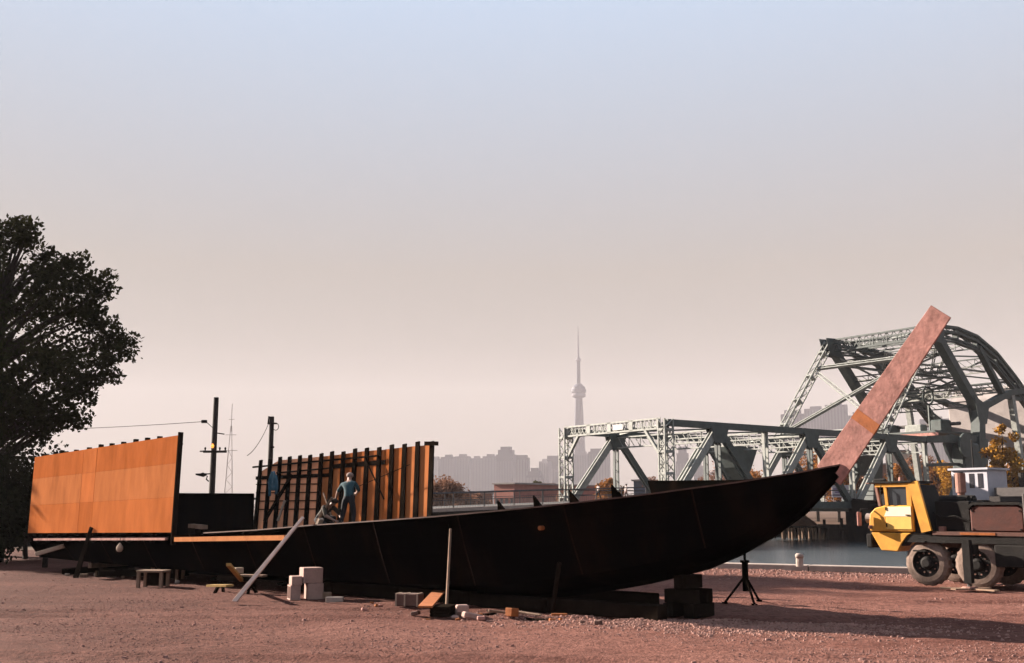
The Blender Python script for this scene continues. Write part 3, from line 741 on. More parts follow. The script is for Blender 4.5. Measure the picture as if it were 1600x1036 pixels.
mb = MB()
pts = [B(50, 4.2, ZT+6) + (BU*math.cos(a_) + Vector((0,0,1))*math.sin(a_))*1.1 for a_ in [2*math.pi*i/24 for i in range(25)]]
mb.tube(pts, .13, 6, False); mb.build('sheave_wheel', M_green, bridge)
MB().beam(B(50, 4.2, ZT+4.9), B(50, 4.2, ZT+1.3), .2, .2).build('sheave_post', M_green, bridge)
# trunnion pedestal, dark undergear
for w0 in (0.0, BWID):
    MB().prism([B(48.5, w0-.9, -1.5), B(56, w0-.9, -1.5), B(55, w0-.9, 3.2), B(49.5, w0-.9, 3.2)], BW*1.8).build('pier', M_conc, bridge)
    MB().box(B(50.6, w0, ZT-1.9), (3.6, 1.7, 3.6), Matrix.Rotation(BR, 3, 'Z')).build('trunnion_housing', M_green, bridge, bevel=.25)
    for s_ in (-1, 1):
        mb = MB(); c = B(49.2, w0 + s_*.95, ZT-.5)
        mb.tube([c - BW*.12, c + BW*.12], [1.5, 1.5], 24); mb.build('trunnion_gear', M_green, bridge)
# counterweight
cw = MB(); cw.prism([B(71.5, .2, ZC-4.0), B(79.5, .2, ZC-5.0), B(79.5, .2, ZC+4.4), B(73.5, .2, ZC+5.0), B(71.5, .2, ZC+3.0)], BW*(BWID-.4)); cw.build('counterweight', M_conc, bridge, bevel=.2)
for w0 in (0.0, BWID):
    solid_member(B(67.5, w0, ZA-8.6), B(76, w0, ZC-3), 0.9, 1.0, 'bowed_chord', M_green)
    solid_member(B(69.0, w0, ZC+3.6), B(76, w0, ZC+2), 0.7, 0.9, 'tower_strut', M_green)
    solid_member(B(64, w0, 2.5), B(62, w0, ZC+2.4), 0.7, 0.7, 'rear_column', M_pale)
# ---- raised approach road with its railing
appr = thing('bridge_approach', B(-20, 7, 0), 'raised approach road with a long pipe railing and pale kerb', 'road')
for i in range(12):
    l0, l1 = -6*i, -6*(i+1)
    d0, d1 = deck_z(l0) - 0.02, deck_z(l1) - 0.02
    MB().prism([B(l0, -.3, d0), B(l1, -.3, d1), B(l1, BWID+.3, d1), B(l0, BWID+.3, d0)], (0,0,-.35)).build('road_slab', M_road, appr)
    MB().beam(B(l0-.01, -.42, d0-.02), B(l1+.01, -.42, d1-.02), 0.3, 0.28).build('kerb', M_cap, appr)
    MB().prism([B(l0, -.2, d0-.35), B(l1, -.2, d1-.35), B(l1, -1.6, -.1), B(l0, -1.6, -.1)], BW*1.0).build('bank', M_dark, appr)
    MB().prism([B(l0, BWID-.2, d0-.35), B(l1, BWID-.2, d1-.35), B(l1, BWID-.2, -.1), B(l0, BWID-.2, -.1)], BW*.4).build('bank', M_dark, appr)
    for w_, r_ in ((-.35, .055), (BWID+.1, .045)):
        for hh in (1.28, .72):
            MB().tube([B(l0, w_, d0+hh), B(l1, w_, d1+hh)], r_ if hh > 1 else r_*.6, 6).build('handrail', M_rail, appr)
        for k in range(2):
            l_ = l0 - 3*k; dz_ = deck_z(l_)
            MB().tube([B(l_, w_, dz_-.2), B(l_, w_, dz_+1.27)], .05, 6).build('rail_post', M_rail, appr)
        mb = MB(); n = 24
        for k in range(n):
            l_ = l0 - 6*(k+.5)/n; dz_ = deck_z(l_); mb.beam(B(l_, w_, dz_+.05), B(l_, w_, dz_+.72), .02, .02)
        mb.build('baluster', M_rail, appr)['kind'] = 'stuff'

# ------------------------------------------------------------------ crane carrier truck
TA = R(46)
TB = Vector((math.cos(TA), -math.sin(TA), 0))          # rearwards (right and towards the yard)
TM = Vector((-math.sin(TA), -math.cos(TA), 0))         # out of the side that faces the yard
w1 = G(1447, 916.5)                                    # under the front wheel
TSC = 1.08
T0 = w1 - TB * 1.55 * TSC
def T(x, y, z): return T0 + TB * x * TSC + TM * y + Vector((0, 0, z))
TROT = Matrix((( TB.x, TM.x, 0), (TB.y, TM.y, 0), (0, 0, 1)))
truck = thing('crane_carrier_truck', T(3, -1.2, 0), 'yellow crane carrier truck with half cab parked by the water', 'truck')
M_yel = mat('yellow_paint', (1.0, 0.46, 0.05), 0.5, 0.28, 2.5, 0.05, spec=0.35, detail=9)
M_yel2 = mat('yellow_paint_pale', (1.2, 0.72, 0.16), 0.5, 0.15, 2.5, 0.04, spec=0.35, detail=9)
M_cream = mat('cream_paint', (1.3, 1.15, 0.85), 0.5, 0.08, 3, 0.03)
M_tyre = mat('tyre_rubber', (0.33, 0.24, 0.195), 0.95, 0.35, 6, 0.3, spec=0.1)
M_iron = mat('greasy_iron', (0.02, 0.017, 0.015), 0.8, 0.5, 4, 0.2, spec=0.15)
M_redbrown = mat('red_brown_paint', (0.10, 0.02, 0.009), 0.7, 0.35, 4, 0.1)
M_grey = mat('grey_paint', (0.085, 0.07, 0.065), 0.7, 0.25, 3, 0.1)
M_glass = bpy.data.materials.new('cab_glass'); M_glass.use_nodes = True
_b = M_glass.node_tree.nodes['Principled BSDF']; _b.inputs['Base Color'].default_value = (0.03, 0.035, 0.04, 1); _b.inputs['Roughness'].default_value = 0.08
M_rust = mat('rusty_pipe', (0.40, 0.20, 0.15), 0.8, 0.25, 6, 0.1)
def tpoly(pts, y0, y1, name, m, bevel=0, parent=None):
    return MB().prism([T(x, y0, z) for x, z in pts], TM * (y1 - y0)).build(name, m, parent or truck, bevel=bevel)
def tbox(x0, x1, y0, y1, z0, z1, name, m, bevel=0, parent=None):
    return tpoly([(x0, z0), (x1, z0), (x1, z1), (x0, z1)], y0, y1, name, m, bevel, parent)
ZD = 1.50
# cab: lower nose, upper body with a real window opening, pillars, roof
CW = 1.35                                               # cab width (half cab)
lowp = [(0.05, 1.53), (0.02, 1.70), (0.06, 2.05), (0.22, 2.22), (0.52, 2.30), (1.30, 2.30), (1.30, 1.53)]
nose = tpoly(lowp, -CW, 0, 'cab_body', M_yel, 0.03)
tpoly([(0.55, 1.60), (1.27, 1.60), (1.27, 2.27), (0.55, 2.27)], 0.002, 0.025, 'door', M_yel2, 0.01)
tpoly([(0.50, 1.98), (1.27, 1.98), (1.27, 2.26), (0.62, 2.26)], 0.026, 0.032, 'door_stripe', M_cream)
MB().beam(T(1.12, .04, 2.02), T(1.24, .04, 2.02), .03, .03).build('door_handle', M_iron, truck)
tpoly([(0.06, 1.50), (0.34, 0.98), (0.80, 0.96), (0.92, 1.18), (1.10, 1.42), (1.22, 1.50)], -CW+.02, -.02, 'front_wing', M_yel, 0.02)
tbox(0.02, 1.75, -CW+.03, -.05, 1.48, 1.535, 'cab_floor', M_iron)
# pillars and window frames
MB().beam(T(0.36, -.05, 2.28), T(0.26, -.05, 2.92), .07, .08, up=TM).build('front_pillar', M_rust, truck)
MB().beam(T(0.36, -CW+.05, 2.28), T(0.26, -CW+.05, 2.92), .07, .08, up=TM).build('front_pillar', M_yel, truck)
MB().beam(T(0.58, -.04, 2.28), T(0.54, -.04, 2.92), .09, .07, up=TM).build('door_pillar', M_yel, truck)
MB().beam(T(1.22, -.04, 2.28), T(1.22, -.04, 2.95), .07, .14, up=TB).build('door_pillar', M_yel, truck)
MB().beam(T(1.22, -CW+.04, 2.28), T(1.22, -CW+.04, 2.95), .07, .14, up=TB).build('door_pillar', M_yel, truck)
MB().beam(T(0.26, -.04, 2.89), T(1.28, -.04, 2.89), .08, .10).build('window_head', M_yel, truck)
MB().beam(T(0.26, -CW+.04, 2.89), T(1.28, -CW+.04, 2.89), .08, .10).build('window_head', M_yel, truck)
tpoly([(0.62, 2.31), (1.16, 2.31), (1.16, 2.84), (0.62, 2.84)], -.055, -.045, 'side_window', M_glass)
MB().prism([T(.37, -.1, 2.3), T(.37, -CW+.1, 2.3), T(.27, -CW+.1, 2.86), T(.27, -.1, 2.86)], TB*.012).build('windscreen', M_glass, truck)
tbox(1.20, 1.27, -CW+.08, -.1, 2.3, 2.9, 'rear_window', M_glass)
tpoly([(0.10, 2.945), (1.34, 2.955), (1.34, 3.02), (0.10, 3.0)], -CW-.04, .05, 'roof', M_iron, .01)
tbox(0.0, 0.40, -CW, .03, 2.945, 2.97, 'sun_visor', M_rust)
# slanting rear guard
MB().beam(T(1.36, -.03, 2.98), T(1.66, -.03, 1.55), .10, .30, up=TB).build('rear_guard', M_yel, truck)
tpoly([(1.31, 1.54), (1.80, 1.54), (1.72, 2.0), (1.42, 2.9), (1.31, 2.9)], -CW+.05, -.10, 'cab_rear_panel', M_iron)
# headlamp cluster, bumper, mirror
tbox(-.12, .05, -CW+.05, -.08, 1.05, 1.46, 'bumper', M_iron, .03)
for yy in (-.18, -CW+.22):
    MB().tube([T(-.10, yy, 1.92), T(.05, yy, 1.92)], [.15, .13], 14).build('headlamp', mat('lamp_glass', (.55,.45,.40), .2, .1, 4, 0), truck)
MB().tube([T(.05, .05, 2.2), T(-.12, .16, 2.2), T(-.16, .2, 2.0)], .018, 6).build('mirror_arm', M_iron, truck)
MB().box(T(-.16, .2, 1.9), (.06, .2, .42), TROT).build('mirror', M_stem, truck, bevel=.02)
for z_ in (1.86, 1.62): tbox(-.02, .03, -CW+.1, -.15, z_, z_+.06, 'grille_bar', M_iron)
# chassis and deck
tbox(0.9, 11.5, -2.30, -.05, 1.24, 1.46, 'frame_rail', M_iron)
tbox(1.80, 11.5, -2.40, -.02, 1.46, 1.56, 'deck_edge', mat('deck_edge_paint', (.16,.07,.05), .8, .4, 3, .1))
tbox(2.55, 3.45, -.019, -.005, 1.475, 1.545, 'deck_stripe', M_orangewood)
tbox(1.95, 2.10, -.30, -.1, 1.565, 1.70, 'step_block', M_rust, .01)
tbox(1.82, 2.75, -CW, -.25, 1.565, 2.42, 'air_tank_box', M_iron, .02)
for yy in (-.5, -.9): MB().tube([T(1.9, yy, 2.42), T(2.65, yy, 2.42)], .17, 10).build('air_tank', M_iron, truck)
st_ = MB().tube([T(2.42, -.6, 2.3), T(2.42, -.6, 2.65), T(2.42, -.6, 2.66), T(2.42, -.6, 3.22)], [.10, .10, .14, .14], 12).build('exhaust_stack', M_rust, truck)
MB().tube([T(2.42, -.6, 3.22), T(2.42, -.6, 3.24)], [.10, .10], 12).build('exhaust_rim', M_iron, truck)
tpoly([(2.80, 1.565), (4.15, 1.565), (4.15, 2.20), (4.0, 2.30), (2.95, 2.30), (2.80, 2.20)], -1.9, -.12, 'engine_cover', M_redbrown, .04)
tpoly([(2.76, 2.18), (2.9, 2.31), (4.05, 2.31), (4.2, 2.21), (4.2, 2.28), (4.07, 2.38), (2.88, 2.38), (2.76, 2.26)], -1.92, -.08, 'engine_cover_trim', M_iron)
tbox(4.16, 8.0, -2.35, -.05, 1.565, 2.62, 'crane_body', M_grey, .03)
tbox(4.30, 4.85, -.048, -.03, 2.15, 2.50, 'maker_plate', mat('plate_white', (.55,.5,.5), .6, .1, 4, 0))
tbox(4.37, 4.78, -.029, -.022, 2.36, 2.43, 'plate_lettering', M_grey)
tbox(4.37, 4.70, -.029, -.022, 2.22, 2.28, 'plate_lettering', M_redbrown)
tbox(3.0, 4.2, -2.3, -1.0, 2.40, 2.55, 'walkway_grating', M_grey)
# wheels
def wheel(x, y, r, wd_):
    c = T(x, y, r); mb = MB()
    prof = [(0.0, .60), (.02, .80), (.06, .93), (.13, 1.0), (wd_-.13, 1.0), (wd_-.06, .93), (wd_-.02, .80), (wd_, .60)]
    n = 40; vs = []
    for d, f in prof:
        for k in range(n):
            a = 2*math.pi*k/n; rr = r*f*(1 if not (0.99 < f) else (1.0 if k % 2 else .955))
            vs.append(c - TM*d + (TB*math.cos(a) + Vector((0,0,1))*math.sin(a))*rr)
    fs = [(i*n+k, i*n+(k+1) % n, (i+1)*n+(k+1) % n, (i+1)*n+k) for i in range(len(prof)-1) for k in range(n)]
    wh = MB().tube([c - TM*.10, c - TM*(wd_-.05)], [r*.62, r*.62], 24).build('wheel', M_iron, truck)
    mb.add(vs, fs).build('tyre', M_tyre, wh)
    MB().tube([c - TM*.12, c - TM*.02, c + TM*.03], [r*.30, r*.26, r*.16], 16).build('hub', M_iron, wh)
    for k in range(10):
        a = 2*math.pi*k/10; q_ = c - TM*.10 + (TB*math.cos(a) + Vector((0,0,1))*math.sin(a))*r*.42
        MB().tube([q_, q_ + TM*.05], .022, 6).build('wheel_nut', M_rust, wh)
WR = 0.66
for x in (1.55, 2.90, 6.8, 8.2):
    wheel(x, -.08, WR, .42); wheel(x, -2.0, WR, .42)
    MB().tube([T(x, -.3, WR), T(x, -2.2, WR)], .1, 8).build('axle', M_iron, truck)
tpoly([(0.86, 1.16), (1.02, 1.34), (1.30, 1.46), (2.05, 1.46), (2.25, 1.25), (2.12, 1.24), (1.95, 1.38), (1.30, 1.38), (1.08, 1.27), (.94, 1.12)], -.5, -.06, 'mudguard', M_iron)
# fittings
MB().beam(T(.33, -.35, 2.32), T(.29, -.62, 2.66), .02, .02).build('wiper', M_iron, truck)
for z_ in (1.72, 2.2): MB().beam(T(.56, .03, z_-.05), T(.56, .03, z_+.05), .03, .04, up=TM).build('door_hinge', M_iron, truck)
MB().tube([T(.46, .03, 2.32), T(.46, .09, 2.4), T(.46, .09, 2.8), T(.46, .03, 2.88)], .016, 6).build('grab_handle', M_iron, truck)
for z_ in (.98, 1.24): tbox(1.28, 1.62, -.06, .08, z_, z_+.04, 'cab_step', M_iron)
MB().tube([T(.10, -.02, 1.66), T(.03, .03, 1.66)], [.06, .05], 10).build('indicator_lamp', M_rust, truck)
MB().tube([T(.02, -.5, 3.02), T(.35, -.5, 3.06)], [.09, .05], 10).build('horn', M_iron, truck)
MB().tube([T(.85, -.4, 3.02), T(.85, -.4, 3.14)], [.08, .06], 10).build('beacon', M_rust, truck)
for k_, yy in enumerate((-.3, -.36, -.42)):
    MB().tube([T(1.75, yy, 2.1), T(2.0, yy+.12, 1.95-.05*k_), T(2.4, yy+.14, 2.0-.06*k_), T(2.85, yy+.1, 1.8)], .022, 6).build('hose', M_iron, truck)
for x_ in (2.86, 4.06):
    for z_ in (1.64, 2.14): MB().tube([T(x_, -.12, z_), T(x_, -.10, z_)], .025, 6).build('bolt', M_iron, truck)
mbx = MB().tube([T(4.9, -.4, 2.62), T(4.9, -.4, 3.05), T(6.4, -.4, 3.05), T(6.4, -.4, 2.62)], .025, 6); mbx.build('guard_rail', M_iron, truck)
MB().tube([T(5.0, -1.9, 2.95), T(5.0, -.6, 2.95)], .32, 18).build('cable_drum', M_iron, truck)
tpoly([(2.76, .72), (2.9, .60), (3.0, .72), (2.9, .86)], -.3, -.1, 'spring_hanger', M_iron)
for x_ in (1.2, 2.6): MB().tube([T(x_, -.28, 1.2), T((1.55 if x_ < 2 else 2.90), -.28, WR if False else .72)], .05, 8).build('spring', M_iron, truck)
# outrigger
tbox(2.71, 3.01, -.02, .30, .95, 1.22, 'outrigger_beam', M_iron, .02)
MB().beam(T(2.86, .38, .18), T(2.86, .38, 1.35), .2, .2, up=TB).build('outrigger_leg', M_iron, truck)
MB().tube([T(2.86, .38, .06), T(2.86, .38, .5)], .06, 8).build('outrigger_ram', M_grey, truck)
MB().tube([T(2.86, .38, .05), T(2.86, .38, .09)], [.22, .18], 12).build('outrigger_foot', M_rust, truck)
tbox(3.4, 4.6, -.3, 0.0, .62, 1.22, 'tool_box', M_iron, .03)
for i, (dx, an) in enumerate(((-.15, 12), (.25, -20), (.05, 64))):
    c = T(2.86+dx, .42, .03); d = Matrix.Rotation(R(an), 3, 'Z') @ TB
    o = MB().beam(c - d*.6 + Vector((0,0,.004*i)), c + d*.6 + Vector((0,0,.004*i)), .2, .035).build('ground_board', M_wood, loc=c)
    tag(o, ('short weathered board under the truck outrigger foot', 'flat board turned aslant beside the outrigger foot', 'short board crossing two others at the outrigger')[i], 'board', 'boards under the outrigger')

# ------------------------------------------------------------------ small things on the dirt
def ground_box(name, px, py, size, yaw, m, label, cat, group=None, lift=0, tilt=0, bevel=.01):
    p = G(px, py); p.z = gz(p) + lift
    Rm = Matrix.Rotation(R(yaw), 3, 'Z') @ Matrix.Rotation(R(tilt), 3, 'Y')
    o = MB().box(p + Vector((0,0,size[2]/2 + abs(math.sin(R(tilt)))*size[0]/2)), size, Rm).build(name, m, loc=p, bevel=bevel)
    return tag(o, label, cat, group)
# hollow concrete blocks, piled
def hollow_block(c, yaw, label, size=(.40, .22, .24), upright=False, m=M_block):
    th_ = thing('concrete_block', c, label, 'concrete block', 'concrete blocks piled by the hull')
    Rm = Matrix.Rotation(R(yaw), 3, 'Z'); lx, ly, lz = size
    def bx(o_, s_, nm): MB().box(c + Rm @ Vector(o_), s_, Rm).build(nm, m, th_, bevel=.006)
    t_ = .035
    bx((0, 0, t_/2), (lx, ly, t_), 'shell'); bx((0, 0, lz-t_/2), (lx, ly, t_), 'shell')
    n = 4
    for i in range(n):
        bx((-lx/2 + t_/2 + i*(lx-t_)/(n-1), 0, lz/2), (t_, ly-.004, lz-2*t_-.002), 'web')
    MB().box(c + Rm @ Vector((0, ly*.3, lz/2)), (lx-.01, .03, lz-.01), Rm).build('back', M_darkwood, th_)
def solid_block(c, yaw, size, label, m=M_block):
    Rm = Matrix.Rotation(R(yaw), 3, 'Z')
    o = MB().box(c + Vector((0,0,size[2]/2)), size, Rm).build('concrete_block', m, loc=c, bevel=.012)
    tag(o, label, 'concrete block', 'concrete blocks piled by the hull')
c = G(459, 934); c.z = gz(c)
yw = -68
e1 = Matrix.Rotation(R(yw), 3, 'Z') @ Vector((1, 0, 0)); e2 = Matrix.Rotation(R(yw), 3, 'Z') @ Vector((0, 1, 0))
hollow_block(c, yw, 'hollow concrete block with its open cells showing, bottom of the pile', (.42, .26, .36))
solid_block(c + e2*.50, yw, (.46, .40, .40), 'dark shaded concrete block behind the hollow one')
solid_block(c + Vector((0,0,.362)) + e1*.02 + e2*.03, yw, (.40, .26, .22), 'pale concrete block lying on the hollow one')
solid_block(c + e2*.42 + Vector((0,0,.404)), yw+3, (.44, .50, .38), 'topmost pale concrete block of the pile')
ground_box('pale_block', 523, 938, (.42, .22, .13), 4, M_cap, 'single pale kerb block lying flat on the dirt beside the block pile', 'block')
ground_box('wood_offcut', 511, 934, (.2, .16, .16), 20, M_wood, 'small brown offcut behind the pale kerb block', 'offcut')
bk = G(640, 946); bk.z = gz(bk)
bkt = thing('strapped_carton', bk, 'brown carton bound with pale straps lying on the dirt', 'carton')
Rm = Matrix.Rotation(R(-14), 3, 'Z')
M_card = mat('brown_card', (.20, .11, .085), .9, .25, 5, .1)
MB().box(bk + Vector((0,0,.15)), (.58, .36, .28), Rm).build('box', M_card, bkt, bevel=.02)
for dx in (-.27, -.06, .24): MB().box(bk + Rm @ Vector((dx, 0, .152)), (.035, .372, .292), Rm).build('strap', M_palewood, bkt)
a, b = G(664, 964), G(692, 935)
ob = MB().beam(a + Vector((0,0,.20)), b + Vector((0,0,.28)), .30, .04).build('orange_board', M_orangewood, loc=a); tag(ob, 'orange board lying propped on a dark crate by the hull', 'board')
cr_ = G(687, 962); cr_.z = gz(cr_)
crt = thing('dark_crate', cr_, 'low dark crate under the orange board', 'crate')
for i in range(3): MB().box(cr_ + Vector((.05, .25, .035 + i*.07)), (.42, .7, .06), Matrix.Rotation(R(-8), 3, 'Z')).build('side_slat', M_darkwood, crt)
ground_box('orange_offcut', 667, 966, (.16, .07, .05), 10, M_orangewood, 'tiny orange offcut in front of the dark crate', 'offcut')
for i, (px, py, s_, yw_, tl, lb) in enumerate(((722, 961, (.26,.2,.24), 15, 0, 'squarish white rubble block standing at the edge of the shadow'),
        (738, 965, (.42,.2,.12), 25, 12, 'long white rubble block lying in front of the squarish one'), (711, 963, (.16,.12,.07), 40, 0, 'small white rubble chip beside the squarish block'))):
    ground_box('rubble_block', px, py, s_, yw_, M_block, lb, 'rubble', 'white rubble by the hull', tilt=tl, bevel=.025)
for i, (px, py, s_, yw_, tl, m, lb) in enumerate(((786, 958, (.75,.13,.05), 28, 8, M_wood, 'brown scrap board tilted up behind the broken crate corner'),
        (800, 962, (.24,.18,.17), 50, 6, M_orangewood, 'broken orange crate corner among the scrap boards'),
        (822, 960, (.7,.15,.05), -28, 5, M_wood, 'brown scrap board lying aslant beside the broken crate corner'),
        (835, 964, (.5,.10,.05), -40, 0, M_darkwood, 'dark scrap lath at the end of the scrap boards'),
        (764, 957, (.5,.1,.04), 60, 0, M_darkwood, 'dark scrap lath between white rubble and scrap boards'),
        (874, 960, (.34,.12,.06), -4, 0, M_orangewood, 'short bright orange board lying alone at the shadow edge'))):
    ground_box('scrap_board', px, py, s_, yw_, m, lb, 'board', 'scrap boards by the hull', tilt=tl)
for i in range(16):                                     # broken brick and stones along the edge of the hull's shadow
    px = random.uniform(560, 960); py = interp([(560, 946), (700, 966), (960, 970)], px) + random.uniform(-7, 5); q_ = random.uniform(.05, .12)
    ground_box('brick_fragment', px, py, (q_*1.5, q_, q_*.7), random.uniform(0, 180), random.choice((M_card, M_orangewood, M_stem)), 'small brown-red brick fragment lying along the edge of the hull shadow', 'rubble', 'brick fragments along the hull shadow', tilt=random.uniform(0, 15), bevel=.012)
# sawhorse with yellow plank
sh = G(368, 925); sh.z = gz(sh)
st2 = thing('sawhorse', sh, 'low dark sawhorse with splayed legs under yellow planks', 'sawhorse')
e = Vector((.96, -.28, 0)).normalized(); pn = Vector((-e.y, e.x, 0))
MB().beam(sh - e*.55 + Vector((0,0,.36)), sh + e*.55 + Vector((0,0,.36)), .12, .12).build('beam', M_darkwood, st2)
for s1 in (-1, 1):
    for s2 in (-1, 1):
        MB().beam(sh + e*.42*s1 + Vector((0,0,.34)), sh + e*.5*s1 + pn*.22*s2 + Vector((0,0,-.02)), .09, .05, up=e).build('leg', M_darkwood, st2)
MB().beam(sh + e*.46 - pn*.18 + Vector((0,0,.15)), sh + e*.46 + pn*.18 + Vector((0,0,.15)), .06, .05).build('stretcher', M_darkwood, st2)
o = MB().beam(G(328, 915, .38), G(359, 915, .41), .22, .05).build('yellow_plank', M_yellowwood, loc=sh); tag(o, 'short yellow plank lying level on the low sawhorse', 'plank')
o = MB().beam(G(357, 882, .85), P(378, 907, G(378, 925).y), .11, .07).build('yellow_batten', M_yellowwood, loc=sh); tag(o, 'yellow batten slanting down onto the sawhorse', 'batten')
o = MB().beam(sh + e*.0 + pn*.15 + Vector((0,0,.445)), sh + e*.8 + pn*.1 + Vector((0,0,.445)), .25, .05).build('brown_plank', M_wood, loc=sh); tag(o, 'brown plank lying across the sawhorse', 'plank')
ground_box('wood_knot', 372, 922, (.22,.18,.15), 30, M_palewood, 'pale wood chunk resting on the sawhorse planks', 'offcut', lift=.475)
# step of two trestles
def trestle(px, py, w_, d_, h_, yaw, label):
    c = G(px, py); c.z = gz(c); Rm = Matrix.Rotation(R(yaw), 3, 'Z')
    th_ = thing('work_trestle', c, label, 'trestle', 'trestles by the stern wall')
    MB().box(c + Vector((0,0,h_-.03)), (w_, d_, .06), Rm).build('top', M_wood, th_, bevel=.008)
    for sx in (-1, 1):
        for sy in (-1, 1):
            MB().box(c + Rm @ Vector((sx*(w_/2-.06), sy*(d_/2-.05), (h_-.06)/2)), (.09, .08, h_-.06), Rm).build('leg', M_wood, th_)
    MB().box(c + Rm @ Vector((0, d_/2-.05, h_*.45)), (w_-.14, .03, h_*.75), Rm).build('back_board', M_darkwood, th_)
trestle(239, 916, .82, .5, .50, -10, 'lower wooden work trestle standing on the dirt, open front')
trestle(262, 905, .95, .5, .62, -10, 'taller wooden work trestle behind the lower one')
ground_box('fallen_stone', 277, 911, (.14,.12,.12), 20, M_cap, 'small pale stone beside the trestles', 'stone', bevel=.03)
# timbers on the dirt under the aft wall
for i, (x0, y0, x1, y1, z_, w_, m, lb) in enumerate(((100, 893, 152, 889, .10, .2, M_darkwood, 'dark baulk at the foot of the leaning prop'),
        (140, 884, 232, 878, .30, .16, M_wood, 'long brown baulk raised on blocks under the aft wall'),
        (150, 897, 262, 893, .14, .2, M_darkwood, 'long dark baulk on the dirt in front of the raised one'),
        (52, 866, 100, 852, .55, .14, M_palewood, 'pale pole slanting up beside the stern'))):
    a, b = G(x0, y0, z_), G(x1, y1, z_)
    if i == 3: a, b = P(56, 866, 37.0), P(101, 853, 37.0)
    o = MB().beam(a, b, w_, w_).build('timber_baulk', m, loc=a, bevel=.01); tag(o, lb, 'timber', 'loose timbers by the stern')
for i, px in enumerate((70, 160, 208)):
    ground_box('packing_block', px, (886, 890, 886)[i], (.16,.16,(.55, .26, .26)[i]), 10*i, M_darkwood, ('post-like dark block carrying the pale pole by the stern', 'dark packing block beside the leaning prop', 'dark packing block under the raised baulk')[i], 'block', 'packing blocks by the stern')
for i, (px, py, s_) in enumerate(((131, 901, .16), (152, 899, .13), (174, 902, .18), (192, 903, .10), (105, 899, .11))):
    o = ground_box('wood_scrap', px, py, (s_*1.6, s_, s_*.7), 35*i, (M_wood, M_palewood, M_cap, M_wood, M_palewood)[i], ('brown wood scrap right beside the foot of the leaning prop', 'pale wood scrap between the prop and the pale stone', 'largest pale stone-like scrap by the dark baulk', 'smallest brown scrap near the work trestles', 'small pale scrap at the outer end of the dark baulk')[i], 'scrap', 'wood scraps by the stern', bevel=.015)
# round float hanging below the aft wall
t1, z1 = solve_t(187, 856, lambda t: HBM+.16); fl = S(t1, HBM+.16, z1)
ft = thing('hanging_float', fl, 'small pale round float hanging below the orange plywood wall', 'float')
mb = MB(); mb.tube([fl + Vector((0,0,z_)) for z_ in (-.13,-.11,-.05,.03,.10,.15)], [.02,.07,.105,.10,.055,.015], 14); mb.build('ball', M_palewood, ft, smooth=True)
MB().tube([fl + Vector((0,0,.15)), fl + Vector((0,-.0,.42))], .012, 5).build('cord', M_darkwood, ft)

# gravel
def pebbles(name, n, sampler, smin, smax, m):
    vs, fs = [], []
    for _ in range(n):
        x, y = sampler(); s_ = smin + (smax - smin) * random.random()**2.5; z = gh(x, y) + s_*0.15
        k = len(vs); a = random.random()*6.28; fl_ = random.uniform(.35, .7); ring = []
        for q_ in range(6):
            an = a + q_*1.0472 + random.uniform(-.25,.25); rr = s_*random.uniform(.75, 1.1); ring.append((an, rr))
            vs.append((x + math.cos(an)*rr, y + math.sin(an)*rr*.85, z - s_*.25))
        for an, rr in ring:
            vs.append((x + math.cos(an)*rr*.66, y + math.sin(an)*rr*.56, z + s_*fl_*random.uniform(.75, 1.05)))
        fs += [(k+q_, k+(q_+1) % 6, k+6+(q_+1) % 6, k+6+q_) for q_ in range(6)] + [tuple(k+6+q_ for q_ in range(6))]
    me = bpy.data.meshes.new(name); me.from_pydata(vs, [], fs); me.materials.append(m)
    o = bpy.data.objects.new(name, me); COL.objects.link(o); return tag(o, 'loose gravel scattered over the dirt yard', 'gravel', kind='stuff')
def samp_all():
    while True:
        px, py = random.uniform(-120, 1720), random.uniform(893, 1060)
        p = G(px, py)
        if noise.noise((p.x*.3, p.y*.5, 2)) + random.uniform(-.35, .35) > .05: return p.x, p.y
def samp_shadow():
    px = random.gauss(1090, 170); py = 962 + (px-1000)*.03 + abs(random.gauss(0, 10)); p = G(px, py); return p.x, p.y
def samp_quay():
    a = random.uniform(-32, 6); p = Q1 + QD*a - QN*abs(random.gauss(.6, 2.2)); return p.x, p.y
M_peb = mat('pebbles', (.38, .20, .165), 1.0, .40, 2.2, 0, spec=.0, col2=(.60, .35, .30))
M_peb2 = mat('pale_pebbles', (.50, .29, .24), 1.0, .35, 2.2, 0, spec=.05)
pebbles('gravel', 20000, samp_all, .006, .024, M_peb)
pebbles('gravel_stones', 160, samp_all, .025, .06, M_peb)
pebbles('gravel_spill', 7500, samp_shadow, .010, .042, M_peb2)
pebbles('gravel_strip', 9000, samp_quay, .015, .06, M_peb2)

# ------------------------------------------------------------------ far side of the channel
def wallbeam(a, b, th_, z0, z1, name, m, parent): 
    d = (b - a).normalized(); n = Vector((-d.y, d.x, 0)) * th_
    return MB().prism([Vector((a.x, a.y, z0)), Vector((b.x, b.y, z0)), Vector((b.x, b.y, z1)), Vector((a.x, a.y, z1))], n).build(name, m, parent)
fw = thing('timber_fender_wall', B(36, 0, 0), 'dark timber fender wall along the far bank under the bridge', 'wall')
for i in range(26):
    k = -52 + i*4
    wallbeam(B(36.4, k, 0), B(36.4, k+3.94, 0), .5, -2.5, .35 + random.uniform(-.05,.05), 'plank_bay', M_dark, fw)
for i in range(40):
    p = B(35.75, -50 + i*2.5, 0); MB().tube([p - Vector((0,0,2.5)), p + Vector((0,0,.9+random.uniform(-.1,.25)))], .17, 8).build('pile', M_darkwood, fw)
MB().beam(B(35.4, -50, -.2), B(35.4, 50, -.2), .3, .3).build('waler', M_darkwood, fw)
